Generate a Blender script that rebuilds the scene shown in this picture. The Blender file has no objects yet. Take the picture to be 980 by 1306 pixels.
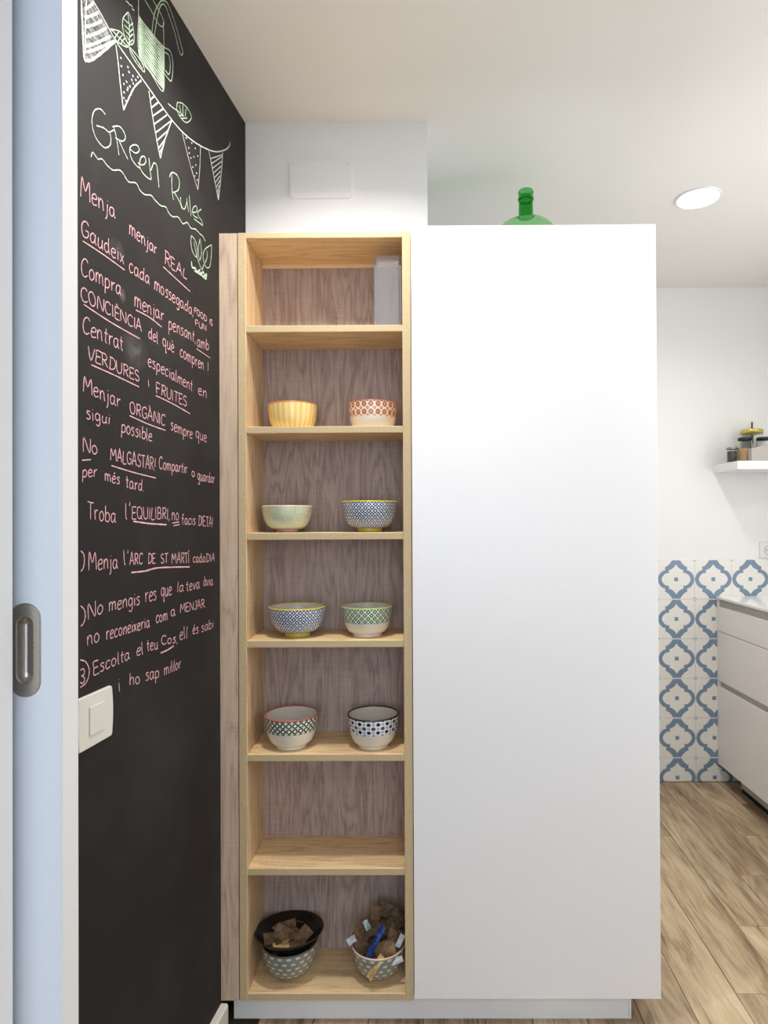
import bpy, bmesh, math, random
from mathutils import Matrix, Vector
random.seed(7)
PI = math.pi
S = bpy.context.scene
COL = S.collection
H = 1.3291                       # eye height above the floor
# ---------------------------------------------------------------- camera
cam = bpy.data.cameras.new('camera'); camo = bpy.data.objects.new('camera', cam); COL.objects.link(camo)
R = [[0.99997078, 0.00602904, -0.00469989], [-0.00599985, 0.99996278, 0.00619996], [0.0047371, -0.00617158, 0.99996974]]
camo.matrix_world = Matrix(((R[0][0], R[2][0], -R[1][0], 0), (R[0][1], R[2][1], -R[1][1], 0), (R[0][2], R[2][2], -R[1][2], H), (0, 0, 0, 1)))
cam.sensor_fit = 'AUTO'; cam.sensor_width = 36
cam.lens = 807.3353 / 1306 * 36
cam.shift_x = (490 - 535.989) / 1306
cam.shift_y = (657.979 - 653) / 1306
cam.clip_start = 0.02
S.camera = camo
# ---------------------------------------------------------------- world, light, exposure
wd = bpy.data.worlds.new('daylight'); S.world = wd; wd.use_nodes = True
wd.node_tree.nodes['Background'].inputs[0].default_value = (0.75, 0.86, 1.0, 1)
wd.node_tree.nodes['Background'].inputs[1].default_value = 1.0
S.view_settings.view_transform = 'Standard'; S.view_settings.look = 'None'
S.view_settings.gamma = 1; S.view_settings.use_curve_mapping = False
S.view_settings.exposure = 0.25
def area(name, loc, rot, sx, sy, power, color, spread=180, shape='RECTANGLE'):
    l = bpy.data.lights.new(name, 'AREA'); l.shape = shape; l.size = sx
    if shape == 'RECTANGLE': l.size_y = sy
    l.energy = power; l.color = color; l.spread = math.radians(spread)
    o = bpy.data.objects.new(name, l); COL.objects.link(o); o.location = loc; o.rotation_euler = rot
    return o
area('window_light_behind', (0.2, -2.15, 1.45), (PI/2, 0, 0), 2.4, 1.7, 25, (0.80, 0.89, 1.0))     # daylight, room behind
area('fill_light_right', (2.10, 1.55, 1.62), (0, PI/2, 0), 1.2, 1.0, 11.5, (0.97, 0.98, 1.0))  # added fill light; no window is known on this wall
CEIL = 2.5022
DOWN = [(1.01, 2.315), (-0.2, 1.27), (1.0, 1.45), (1.75, 1.7)]
for i, (x, y) in enumerate(DOWN):
    area('downlight', (x, y, CEIL - 0.012), (0, 0, 0), 0.10, 0.10, (4.8, 8.1, 4.4, 1.3)[i], (1.0, 0.968, 0.925), (150, 145, 150, 150)[i], 'DISK')
area('rear_fill_light', (0.3, -0.8, CEIL - 0.012), (0, 0, 0), 0.5, 0.5, 8, (1.0, 0.95, 0.88), 160, 'DISK')  # unseen fill light added in the rear room, without a fixture

# ---------------------------------------------------------------- mesh helpers
def bx(bm, x0, x1, y0, y1, z0, z1, mi=0):
    v = [bm.verts.new(p) for p in ((x0,y0,z0),(x1,y0,z0),(x1,y1,z0),(x0,y1,z0),(x0,y0,z1),(x1,y0,z1),(x1,y1,z1),(x0,y1,z1))]
    for q in ((0,3,2,1),(4,5,6,7),(0,1,5,4),(1,2,6,5),(2,3,7,6),(3,0,4,7)):
        bm.faces.new([v[i] for i in q]).material_index = mi
def bevel(bm, w=0.001, seg=2):
    bmesh.ops.bevel(bm, geom=list(bm.edges), offset=w, segments=seg, profile=0.5, affect='EDGES')
def obj(name, bm, mats, parent=None, smooth=False):
    me = bpy.data.meshes.new(name); bm.to_mesh(me); bm.free()
    for m in (mats if isinstance(mats, (list, tuple)) else [mats]): me.materials.append(m)
    if smooth:
        for p in me.polygons: p.use_smooth = True
    o = bpy.data.objects.new(name, me); COL.objects.link(o)
    if parent: o.parent = parent
    return o
def box(name, x0, x1, y0, y1, z0, z1, mat, parent=None, bev=0.0):
    bm = bmesh.new(); bx(bm, x0, x1, y0, y1, z0, z1)
    if bev: bevel(bm, bev)
    if parent:                                     # parts are given in room coordinates
        bmesh.ops.translate(bm, verts=bm.verts, vec=-Vector(parent.location))
    return obj(name, bm, mat, parent)
def tag(o, label, cat, group=None):
    o['label'] = label; o['category'] = cat
    if group: o['group'] = group
    return o
def thing(name, label, cat, loc=(0,0,0), group=None):
    o = bpy.data.objects.new(name, None); COL.objects.link(o); o.location = loc; o.empty_display_size = 0.05
    return tag(o, label, cat, group)
def struct(o): o['kind'] = 'structure'; return o
def lathe(bm, prof, n=64, mi=0, uvl=None, cap0=False, cap1=False, vscale=10.0):
    """prof: (radius, z) list. UV: x = turn, y = arc length from the profile's start"""
    rings = [[bm.verts.new((r*math.cos(2*PI*k/n), r*math.sin(2*PI*k/n), z)) for k in range(n)] for r, z in prof]
    arc = [0.0]
    for a, b in zip(prof, prof[1:]): arc.append(arc[-1] + math.hypot(b[0]-a[0], b[1]-a[1]))
    for i in range(len(prof)-1):
        for k in range(n):
            f = bm.faces.new((rings[i][k], rings[i][(k+1)%n], rings[i+1][(k+1)%n], rings[i+1][k]))
            f.material_index = mi; f.smooth = True
            if uvl:
                for lp, (u, v) in zip(f.loops, ((k, i), (k+1, i), (k+1, i+1), (k, i+1))):
                    lp[uvl].uv = (u/n, arc[v]*vscale)
    if cap0: bm.faces.new(rings[0]).material_index = mi
    if cap1: bm.faces.new(rings[-1][::-1]).material_index = mi
    return rings
def smooth_path(p, sub=4):
    if len(p) < 3: return p
    out = []
    for i in range(len(p)-1):
        a = p[max(i-1, 0)]; b = p[i]; c = p[i+1]; d = p[min(i+2, len(p)-1)]
        for k in range(sub):
            t = k/sub
            out.append(tuple(0.5*(2*b[j] + (c[j]-a[j])*t + (2*a[j]-5*b[j]+4*c[j]-d[j])*t*t + (3*b[j]-a[j]-3*c[j]+d[j])*t**3) for j in (0, 1)))
    out.append(p[-1]); return out

# ---------------------------------------------------------------- materials
class N:
    """small expression helper over shader math nodes"""
    def __init__(s, name, rough=0.5, spec=0.5):
        m = s.m = bpy.data.materials.new(name); m.use_nodes = True
        s.t = m.node_tree; s.b = s.t.nodes['Principled BSDF']
        s.b.inputs['Roughness'].default_value = rough; s.b.inputs['Specular IOR Level'].default_value = spec
    def n(s, typ, **kw):
        x = s.t.nodes.new(typ)
        for k, v in kw.items(): setattr(x, k, v)
        return x
    def put(s, inp, v):
        if isinstance(v, (int, float)): inp.default_value = v
        elif isinstance(v, (tuple, list)): inp.default_value = (*v, 1) if len(v) == 3 and inp.type == 'RGBA' else v
        else: s.t.links.new(v, inp)
    def M(s, op, a, b=0.0, c=None):
        x = s.n('ShaderNodeMath', operation=op); s.put(x.inputs[0], a); s.put(x.inputs[1], b)
        if c is not None: s.put(x.inputs[2], c)
        return x.outputs[0]
    def mix(s, f, a, b):
        x = s.n('ShaderNodeMix', data_type='RGBA'); s.put(x.inputs[0], f); s.put(x.inputs[6], a); s.put(x.inputs[7], b); return x.outputs[2]
    def mul(s, a, b, f=1.0):
        x = s.n('ShaderNodeMix', data_type='RGBA', blend_type='MULTIPLY'); s.put(x.inputs[0], f); s.put(x.inputs[6], a); s.put(x.inputs[7], b); return x.outputs[2]
    def ramp(s, f, stops):
        x = s.n('ShaderNodeValToRGB'); s.t.links.new(f, x.inputs[0]); e = x.color_ramp.elements
        while len(e) < len(stops): e.new(0.5)
        for i, (p, c) in enumerate(stops): e[i].position = p; e[i].color = (*c, 1)
        return x.outputs[0]
    def co(s, out='Object', scale=(1,1,1), rot=(0,0,0)):
        tc = s.n('ShaderNodeTexCoord'); mp = s.n('ShaderNodeMapping'); mp.inputs['Scale'].default_value = scale; mp.inputs['Rotation'].default_value = rot
        s.t.links.new(tc.outputs[out], mp.inputs[0]); return mp.outputs[0]
    def noise(s, vec, scale=5, detail=4, rough=0.5, dist=0.0):
        x = s.n('ShaderNodeTexNoise'); x.inputs['Scale'].default_value = scale; x.inputs['Detail'].default_value = detail
        x.inputs['Roughness'].default_value = rough; x.inputs['Distortion'].default_value = dist
        s.t.links.new(vec, x.inputs['Vector']); return x.outputs[0]
    def bump(s, h, strength=0.2, dist=0.001):
        x = s.n('ShaderNodeBump'); x.inputs['Strength'].default_value = strength; x.inputs['Distance'].default_value = dist
        s.t.links.new(h, x.inputs['Height']); s.t.links.new(x.outputs[0], s.b.inputs['Normal'])
    def color(s, v): s.put(s.b.inputs['Base Color'], v); return s
    def sep(s, v):
        x = s.n('ShaderNodeSeparateXYZ'); s.t.links.new(v, x.inputs[0]); return x.outputs
    def gt(s, a, b): return s.M('GREATER_THAN', a, b)
    def lt(s, a, b): return s.M('LESS_THAN', a, b)
    def tri(s, a): return s.M('ABSOLUTE', s.M('SUBTRACT', s.M('FRACT', a), 0.5))    # 0.5 at integers, 0 midway
def lin(r, g, b):
    f = lambda c: (c/255/12.92) if c <= 10 else ((c/255+0.055)/1.055)**2.4
    return (f(r), f(g), f(b))
def plain(name, rgb, rough=0.5, spec=0.5, metal=0.0, bump=0.0, bscale=60):
    s = N(name, rough, spec); s.b.inputs['Metallic'].default_value = metal
    nz = s.noise(s.co('Object'), bscale, 3)
    s.color(s.mix(s.M('MULTIPLY', nz, 0.12), rgb, tuple(c*0.82 for c in rgb)))
    if bump: s.bump(nz, bump)
    return s.m
def wood(name, light, mid, dark, axis='Z', rough=0.55, fig=1.0, seed=0.0):
    """sawn oak laminate: fine fibres, cathedral figure and cross saw marks, grain running along axis"""
    s = N(name, rough, 0.35)
    k = {'X': (1, 9, 9), 'Y': (9, 1, 9), 'Z': (9, 9, 1)}[axis]
    tc = s.n('ShaderNodeTexCoord'); mp = s.n('ShaderNodeMapping'); mp.inputs['Location'].default_value = (seed, seed*1.7, seed*0.6)
    oi = s.n('ShaderNodeObjectInfo'); ad = s.n('ShaderNodeVectorMath', operation='ADD')
    sc = s.n('ShaderNodeVectorMath', operation='SCALE'); s.t.links.new(oi.outputs['Location'], sc.inputs[0]); sc.inputs['Scale'].default_value = 1.0
    s.t.links.new(tc.outputs['Object'], ad.inputs[0]); s.t.links.new(sc.outputs[0], ad.inputs[1]); s.t.links.new(ad.outputs[0], mp.inputs[0])
    base = mp.outputs[0]
    def st(v, q):
        m = s.n('ShaderNodeMapping'); m.inputs['Scale'].default_value = q; s.t.links.new(v, m.inputs[0]); return m.outputs[0]
    big = s.noise(st(base, k), 1.6, 3, 0.5, 0.4)
    rings = s.M('ABSOLUTE', s.M('SINE', s.M('MULTIPLY', big, 26.0*fig)))
    fib = s.noise(st(base, tuple((40 if q == 9 else 1.6) for q in k)), 9, 5, 0.7)
    saw = s.noise(st(base, tuple((3 if q == 9 else 60) for q in k)), 5, 2, 0.6)
    patch = s.noise(st(base, (3, 3, 3)), 2.2, 2)
    v = s.M('ADD', s.M('MULTIPLY', rings, 0.22), s.M('MULTIPLY', fib, 0.75))
    v = s.M('ADD', v, s.M('MULTIPLY', s.M('MULTIPLY', s.M('SUBTRACT', saw, 0.5), s.M('SUBTRACT', patch, 0.3)), 0.9))
    s.color(s.ramp(v, [(0.25, dark), (0.48, mid), (0.72, light)]))
    s.bump(v, 0.25, 0.0006)
    return s.m
# chalk data in units of 0.2 mm on the wall: distance along the room,height above floor
WORDS=[(0,'Menja',5493,9486,6006,9537,188,133),
(0,'menjar',6242,9493,6771,9505,157,124),
(0,'REAL',6933,9481,7445,9502,153,96),
(1,'Gaudeix',5492,9149,6158,9154,148,139),
(1,'cada',6241,9121,6615,9130,152,126),
(1,'mossegada,',6711,9114,7614,9123,152,130),
(1,'FOOD IS',7629,9165,8149,9161,70,74),
(1,'FUN',7664,9022,7969,9045,70,73),
(2,'Compra',5491,8801,6099,8832,165,138),
(2,'menjar',6332,8806,6910,8837,163,135),
(2,'pensant,',7014,8786,7673,8816,154,136),
(2,'amb',7713,8778,8034,8819,146,128),
(3,'CONCIÈNCIA',5491,8578,6466,8587,124,108),
(3,'del',6594,8568,6787,8552,125,124),
(3,'què',6888,8559,7142,8552,147,135),
(3,'compren',7277,8543,7896,8529,147,140),
(3,'!',7949,8498,8077,8523,151,153),
(4,'Centrat',5511,8298,6139,8306,152,146),
(4,'especialment',6586,8269,7584,8206,132,134),
(4,'en',7736,8202,7975,8193,132,136),
(5,'VERDURES',5585,8087,6421,8064,119,106),
(5,'i',6574,8051,6630,8057,121,121),
(5,'FRUITES',6749,8016,7437,7995,116,118),
(6,'Menjar',5526,7788,6083,7738,142,134),
(6,'ORGÀNIC',6247,7721,6934,7690,115,122),
(6,'sempre',7060,7665,7581,7628,134,130),
(6,'que',7666,7658,7972,7639,135,134),
(7,'sigui',5568,7551,5917,7558,122,101),
(7,'possible.',6098,7505,6693,7485,134,126),
(8,'No',5517,7257,5727,7249,131,126),
(8,'MALGASTAR!',5926,7223,6730,7182,112,135),
(8,'Compartir',6802,7208,7448,7208,133,118),
(8,'o',7564,7177,7644,7180,111,112),
(8,'guardar',7715,7145,8194,7133,136,119),
(9,'per',5508,7029,5712,7050,108,104),
(9,'més',5836,7024,6071,7000,110,107),
(9,'tard.',6178,6976,6503,6953,124,115),
(10,'Troba',5582,6669,6007,6631,156,139),
(10,"l'",6157,6669,6257,6670,158,159),
(10,'EQUILIBRI,',6277,6670,7030,6664,122,124),
(10,'no',7073,6660,7240,6651,137,132),
(10,'facis',7313,6604,7651,6599,120,116),
(10,'DIETA!',7732,6594,8144,6560,117,129),
(11,'Menja',5599,6214,6037,6196,167,135),
(11,"l'",6133,6220,6232,6213,142,144),
(11,'ARC',6242,6212,6475,6207,114,110),
(11,'DE',6578,6206,6726,6200,104,102),
(11,'ST',6841,6190,6986,6182,100,106),
(11,'MARTÍ',7079,6171,7490,6145,112,123),
(11,'cada',7588,6148,7919,6125,110,111),
(11,'DIA',7952,6128,8187,6122,101,95),
(12,'No',5585,5774,5809,5804,142,134),
(12,'mengis',5892,5804,6420,5802,136,132),
(12,'res',6521,5808,6744,5803,162,152),
(12,'que',6840,5824,7078,5821,154,150),
(12,'la',7192,5838,7346,5829,120,116),
(12,'teva',7417,5821,7759,5816,126,127),
(12,'àvia',7864,5833,8139,5819,124,118),
(13,'no',5571,5551,5751,5556,139,132),
(13,'reconeixeria',5852,5547,6609,5540,128,116),
(13,'com',6736,5559,6979,5557,127,123),
(13,'a',7055,5584,7155,5577,115,118),
(13,'MENJAR.',7272,5586,7932,5566,102,101),
(14,'Escolta',5660,5267,6239,5286,124,114),
(14,'el',6358,5289,6482,5282,123,125),
(14,'teu',6556,5302,6774,5277,123,124),
(14,'Cos,',6846,5304,7207,5259,96,105),
(14,'ell',7252,5281,7438,5268,145,140),
(14,'és',7574,5291,7725,5276,120,112),
(14,'sabi',7808,5268,8153,5268,123,114),
(15,'i',6030,5015,6097,5012,143,144),
(15,'ho',6231,5029,6424,4998,117,121),
(15,'sap',6525,4996,6800,4963,134,127),
(15,'millor.',6905,4957,7314,4954,130,120)]
STROKES=[(0,0,[6904,9432,7191,9410,7531,9386]),
(1,0,[5521,9106,5832,9112,6165,9104]),
(2,0,[6360,8777,6614,8786,6868,8759]),
(2,0,[7698,8746,8078,8730]),
(3,0,[5533,8553,5935,8520,6429,8507]),
(5,0,[5639,8047,5995,8034,6417,8012]),
(5,0,[6738,7987,7096,7967,7524,7923]),
(6,0,[6246,7691,6572,7660,6946,7643]),
(8,0,[5508,7180,5629,7197]),
(8,0,[5941,7170,6319,7133,6742,7105]),
(10,1,[6308,6645,6606,6620,6962,6605]),
(10,0,[7090,6621,7249,6635]),
(10,0,[7116,6593,7258,6604]),
(11,1,[6272,6136,6529,6130,6797,6143,7500,6101]),
(14,1,[6833,5220,6977,5223,7114,5240]),
(11,0,[5488,6390,5528,6358,5538,6298,5522,6240,5488,6210]),
(12,0,[5485,5913,5537,5869,5548,5809,5526,5756,5485,5735]),
(14,0,[5479,5445,5552,5412,5600,5341,5595,5275,5552,5223,5478,5207]),
(14,0,[5481,5353,5515,5360,5536,5335,5525,5304,5497,5304,5531,5279,5536,5247,5504,5235,5481,5251]),
(20,0,[5853,10434,5777,10435,5691,10366,5653,10259,5673,10168,5740,10118,5840,10116,5921,10183,5940,10247,5928,10300]),
(20,0,[5720,10246,5831,10293,5902,10300,5940,10327,5998,10382]),
(20,0,[5985,10404,6037,10306,6070,10180]),
(20,0,[5966,10389,6077,10462,6158,10453,6179,10410,6124,10346,6011,10313]),
(20,0,[6064,10331,6137,10277,6223,10225]),
(20,0,[6248,10348,6355,10365,6429,10434,6392,10462,6312,10420,6255,10347,6283,10273,6366,10249,6443,10258]),
(20,0,[6406,10292,6496,10322,6554,10394,6519,10425,6455,10371,6436,10278,6496,10239,6592,10240,6659,10261]),
(20,0,[6612,10462,6632,10367,6659,10265]),
(20,0,[6652,10352,6712,10465,6774,10467,6794,10370,6818,10258]),
(20,0,[7098,10563,7097,10400,7133,10282]),
(20,0,[7044,10495,7098,10577,7213,10610,7274,10562,7241,10452,7129,10366]),
(20,0,[7143,10383,7268,10339,7340,10282]),
(20,0,[7297,10400,7316,10316,7389,10303,7454,10421,7449,10466,7473,10383,7503,10326]),
(20,0,[7515,10528,7534,10413,7559,10305]),
(20,0,[7580,10363,7685,10414,7723,10482,7659,10475,7596,10395,7632,10345,7738,10366]),
(20,0,[7831,10521,7738,10436,7765,10399,7847,10381,7869,10339,7792,10328,7632,10306]),
(21,0,[5638,9912,5661,9967,5696,9964,5740,9953,5806,9989,5877,9974,5971,9980,6076,10038,6143,10040,6233,10009,6365,10066,6439,10033,6533,10035,6651,10089,6731,10079,6855,10080,6963,10118,7029,10084,7118,10086,7244,10140,7354,10117,7462,10182,7553,10158,7684,10199,7819,10193]),
(21,0,[7660,10204,7721,10202,7799,10197,7868,10204,7943,10170]),
(22,1,[5664,11349,5788,11322,6024,11250,6244,11228,6615,11202,7101,11172,7458,11207,7825,11306,8230,11472,8547,11679,8694,11820,8722,11892]),
(22,2,[5506,11215,5522,10985,5544,10744,5583,10741,5669,10816,5848,11033,6014,11243]),
(22,1,[5578,11278,5561,11050,5561,10783]),
(22,2,[5550,11175,5612,11245,5676,11331]),
(22,2,[5550,11099,5649,11194,5752,11307]),
(22,2,[5555,11019,5677,11134,5803,11269]),
(22,2,[5561,10935,5716,11087,5880,11264]),
(22,2,[5569,10857,5750,11033,5943,11237]),
(22,2,[5577,10810,5777,11003,5991,11225]),
(22,1,[6023,11212,6059,11074,6095,10886,6149,10667]),
(22,1,[6149,10667,6242,10848,6343,11026,6469,11181]),
(22,1,[6615,11171,6714,10884,6845,10595]),
(22,1,[6845,10595,6944,10851,7101,11172]),
(22,0,[7344,11174,7537,10919,7740,10718]),
(22,0,[7740,10718,7796,11015,7814,11299]),
(22,1,[8051,11383,8198,11134,8337,10891]),
(22,1,[8337,10891,8415,11226,8481,11608]),
(22,1,[6642,11094,6727,11193]),
(22,1,[6662,11022,6810,11183]),
(22,1,[6690,10954,6902,11167]),
(22,1,[6714,10880,6989,11157]),
(22,1,[6742,10805,7078,11146]),
(22,1,[6766,10733,7024,11011]),
(22,1,[6799,10666,6953,10867]),
(22,1,[6824,10637,6901,10748]),
(22,0,[8106,11309,8468,11570]),
(22,0,[8133,11262,8453,11535]),
(22,0,[8160,11215,8439,11462]),
(22,0,[8187,11168,8424,11389]),
(22,0,[8215,11120,8410,11317]),
(22,0,[8242,11072,8395,11245]),
(22,0,[8270,11023,8381,11173]),
(22,0,[8298,10975,8367,11101]),
(22,0,[8326,10926,8353,11030]),
(23,0,[6419,11972,6419,11817,6425,11421,6656,11389,6903,11362,6930,11617,6931,11862,6915,12137]),
(23,0,[6419,11817,6657,11806,6931,11862]),
(23,0,[6426,11802,6657,11818,6927,11869]),
(23,1,[6426,11788,6657,11828,6927,11851]),
(23,1,[6426,11773,6657,11786,6927,11833]),
(23,0,[6426,11758,6657,11795,6927,11815]),
(23,1,[6426,11744,6657,11753,6927,11797]),
(23,1,[6426,11729,6657,11763,6927,11779]),
(23,0,[6426,11714,6657,11721,6927,11761]),
(23,1,[6426,11700,6657,11730,6926,11743]),
(23,1,[6426,11685,6657,11688,6926,11725]),
(23,0,[6426,11670,6657,11697,6926,11706]),
(23,1,[6426,11656,6657,11655,6926,11688]),
(23,1,[6426,11641,6657,11665,6926,11670]),
(23,0,[6426,11626,6656,11623,6926,11652]),
(23,1,[6426,11612,6656,11632,6926,11634]),
(23,1,[6425,11597,6656,11590,6926,11616]),
(23,0,[6425,11582,6656,11600,6926,11598]),
(23,1,[6425,11568,6656,11558,6926,11580]),
(23,1,[6425,11553,6656,11567,6926,11562]),
(23,0,[6425,11538,6656,11525,6926,11544]),
(23,1,[6425,11524,6656,11534,6926,11525]),
(23,1,[6425,11509,6656,11493,6925,11507]),
(23,0,[6425,11495,6656,11502,6925,11489]),
(23,1,[6425,11480,6656,11460,6925,11471]),
(23,1,[6425,11465,6656,11469,6925,11453]),
(23,0,[6425,11451,6656,11427,6925,11435]),
(23,1,[6425,11436,6656,11437,6925,11417]),
(23,1,[6425,11421,6656,11395,6925,11399]),
(23,0,[6541,12072,6658,12062,6801,12036,6893,12069,6928,12143,6864,12185,6699,12202]),
(23,0,[6677,11832,6706,11993,6747,12123,6822,12260,6886,12350,6995,12419,7084,12395,7198,12314,7316,12196,7364,12133,7325,12074,7267,12090,7174,12215,7061,12297,6972,12350,6895,12319,6831,12212,6780,12052,6730,11851]),
(23,0,[6940,11873,7073,11927,7126,11825,7107,11653,7067,11592,6947,11585]),
(23,0,[6948,11826,7036,11855,7067,11760,7036,11643,6956,11636]),
(23,0,[6193,11775,6246,11796]),
(23,0,[6238,11783,6299,11812,6309,11804]),
(23,0,[6299,11783,6342,11802]),
(24,0,[6235,11700,6148,11571,6137,11464,6192,11388,6262,11397,6323,11457,6337,11539,6298,11650,6235,11700]),
(24,0,[6228,11674,6252,11573,6251,11363]),
(24,0,[6158,11569,6252,11593]),
(24,0,[6316,11654,6255,11576]),
(24,0,[6165,11515,6252,11533]),
(24,0,[6316,11593,6255,11516]),
(24,0,[6175,11474,6252,11483]),
(24,0,[6316,11543,6255,11466]),
(24,0,[6199,11437,6251,11427]),
(24,0,[6316,11486,6255,11410]),
(24,0,[5937,11298,5975,11257,6090,11277,6227,11345,6192,11398,6090,11392,5937,11298]),
(24,0,[5959,11306,6090,11326,6227,11345]),
(24,0,[6007,11267,6040,11327]),
(24,0,[6073,11375,6040,11327]),
(24,0,[6060,11276,6093,11336]),
(24,0,[6127,11386,6093,11336]),
(24,0,[6107,11284,6140,11345]),
(24,0,[6175,11395,6140,11345]),
(24,0,[6251,11361,6290,11312,6406,11295,6515,11304,6530,11340,6455,11381,6333,11378,6251,11361]),
(24,0,[6272,11349,6388,11332,6492,11315]),
(24,0,[7016,11304,7101,11320,7240,11364,7384,11399]),
(24,0,[7227,11454,7217,11360,7321,11330,7458,11367,7576,11504,7484,11546,7346,11522,7227,11454]),
(24,0,[7274,11455,7312,11399]),
(24,0,[7361,11512,7360,11402]),
(24,0,[7434,11513,7419,11416]),
(24,0,[7264,11333,7384,11399]),
(24,0,[7335,11339,7469,11429]),
(25,0,[7569,10075,7679,10054,7720,9958,7704,9871,7608,9883,7554,9971,7569,10075]),
(25,0,[7799,10135,7746,9988,7781,9861,7835,9978,7809,10111]),
(25,0,[8126,10206,7942,10072,7877,9948,7957,9853,8068,9900,8114,10047,8126,10206]),
(25,0,[7986,10067,7997,9998,7930,9886]),
(25,0,[7629,10031,7669,9955,7709,9878,7781,9813,7833,9762]),
(25,0,[7903,9862,7849,9769]),
(25,2,[7568,9762,7587,9700,7667,9720,7718,9694,7781,9742,7801,9702,7886,9759,7919,9719,7973,9769,7956,9702,7849,9701,7744,9692,7642,9682])]
DOTS=[6106,11147,6113,11073,6226,11145,6139,11004,6243,11108,6156,10928,6201,10982,6296,11065,6321,11046,6260,10976,6159,10847,6215,10908,6156,10790,6190,10783,6278,10911,6225,10936,6369,11115,6405,11171,6314,11118,7443,11174,7585,11200,7673,11187,7507,11094,7636,11060,7558,11003,7688,10992,7609,10923,7704,10902,7661,10842,7742,11133,7517,11040,7725,10828]
SMEARS=[(6345,8360,173,136),
(6047,9260,94,74),
(6131,8847,45,56)]
FLAG_FILL=[5514,11226,5538,10740,5583,10750,5669,10827,6001,11233,5658,11344]
CAN_FILL=[6426,11817,6432,11431,6903,11377,6927,11854]
# ---------------------------------------------------------------- the setting
WALL = plain('wall_paint', lin(236, 235, 233), 0.75, 0.2, bump=0.05, bscale=220)
NICHE = plain('niche_paint', lin(242, 245, 250), 0.7, 0.2, bump=0.05, bscale=200)
CEILM = plain('ceiling_paint', lin(238, 236, 232), 0.8, 0.2, bump=0.03, bscale=200)
WHITE = plain('white_laminate', lin(242, 242, 243), 0.32, 0.45)
WHITE2 = plain('white_satin', lin(236, 236, 236), 0.4, 0.45)
DOORM = plain('door_lacquer', lin(228, 236, 247), 0.35, 0.4)
WARMW = plain('cabinet_front_paint', lin(243, 237, 231), 0.35, 0.4)
CREAM = plain('baseboard_paint', lin(228, 226, 212), 0.45, 0.4)
DARK = plain('dark_gap', (0.02, 0.02, 0.02), 0.8, 0.1)
BOARD = N('chalkboard_paint', 0.7, 0.25)
_v = BOARD.co('Object'); _n = BOARD.noise(_v, 3.0, 5, 0.6); _g = BOARD.noise(_v, 700, 2)
_c = BOARD.mix(BOARD.ramp(_n, [(0.45, (0, 0, 0)), (0.75, (1, 1, 1))]), lin(37, 34, 34), lin(52, 50, 48))
_p = BOARD.sep(BOARD.co('Object')); _k = BOARD.noise(BOARD.co('Object', (1, 1, 1)), 26, 4, 0.6, 0.6)
for (_y, _z, _ry, _rz) in SMEARS:                                   # rubbed-out chalk, left as grey smudges
    _a = BOARD.M('DIVIDE', BOARD.M('SUBTRACT', _p[1], _y*0.0002), _ry*0.0003); _b = BOARD.M('DIVIDE', BOARD.M('SUBTRACT', _p[2], _z*0.0002), _rz*0.0003)
    _d = BOARD.M('SQRT', BOARD.M('ADD', BOARD.M('MULTIPLY', _a, _a), BOARD.M('MULTIPLY', _b, _b)))
    _f = BOARD.M('MULTIPLY', BOARD.M('MAXIMUM', BOARD.M('SUBTRACT', 1.0, _d), 0.0), BOARD.M('MULTIPLY', BOARD.M('MAXIMUM', BOARD.M('SUBTRACT', _k, 0.34), 0.0), 1.2))
    _c = BOARD.mix(_f, _c, lin(150, 148, 144))
BOARD.color(_c); BOARD.bump(_g, 0.12, 0.0004); BOARD = BOARD.m

def wx(y, off=0.0): return -0.522 - 0.10*(1.854 - y) + off       # the chalkboard wall closes in slightly towards the niche
Y0 = 0.853
bm = bmesh.new()
a = [(wx(Y0), Y0), (wx(1.858), 1.858), (wx(1.858) - 0.15, 1.858), (wx(Y0) - 0.15, Y0)]
lo = [bm.verts.new((x, y, -0.01)) for x, y in a]; hi = [bm.verts.new((x, y, CEIL)) for x, y in a]
bm.faces.new(lo[::-1]); bm.faces.new(hi)
for i in range(4): bm.faces.new((lo[i], lo[(i+1)%4], hi[(i+1)%4], hi[i]))
bmesh.ops.recalc_face_normals(bm, faces=bm.faces)
wall_left = struct(obj('wall_left', bm, BOARD)); wall_left['label'] = 'black chalkboard wall covered in pink and white chalk writing'

struct(box('ceiling', -2.3, 2.25, -2.3, 3.4, CEIL, CEIL + 0.1, CEILM))
wall_niche = struct(box('wall_niche', -0.80, 0.0152, 1.858, 3.2185, 0, CEIL, NICHE))
wall_niche['label'] = 'white wall stub above the wooden shelf unit'
wall_back = struct(box('wall_back', 0.0152, 2.25, 3.2185, 3.32, 0, CEIL, WALL))
struct(box('wall_right', 2.12, 2.25, 0.93, 3.2185, 0, CEIL, WALL))
# wall between the rooms, with the opening the picture is taken through (pocket door on its left)
struct(box('wall_front', 0.92, 2.25, 0.76, 0.93, 0, CEIL, WALL))
struct(box('trim_1', -0.62, 0.92, 0.76, 0.93, 2.14, CEIL, WALL))
struct(box('trim_2', -0.80, -0.5125, 0.70, 0.785, 0, 2.14, WHITE2))
struct(box('wall_pocket', -2.3, -0.80, 0.70, 0.93, 0, CEIL, WALL))
struct(box('trim_3', -0.80, -0.5125, 0.70, 0.785, 2.14, CEIL, WALL))
struct(box('wall_rear_left', -2.42, -2.3, -2.3, 0.93, 0, CEIL, WALL))
struct(box('wall_rear_right', 2.25, 2.37, -2.3, 0.93, 0, CEIL, WALL))
bm = bmesh.new()
bx(bm, -2.42, -1.05, -2.42, -2.3, 0, CEIL); bx(bm, 1.45, 2.37, -2.42, -2.3, 0, CEIL)
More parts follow.
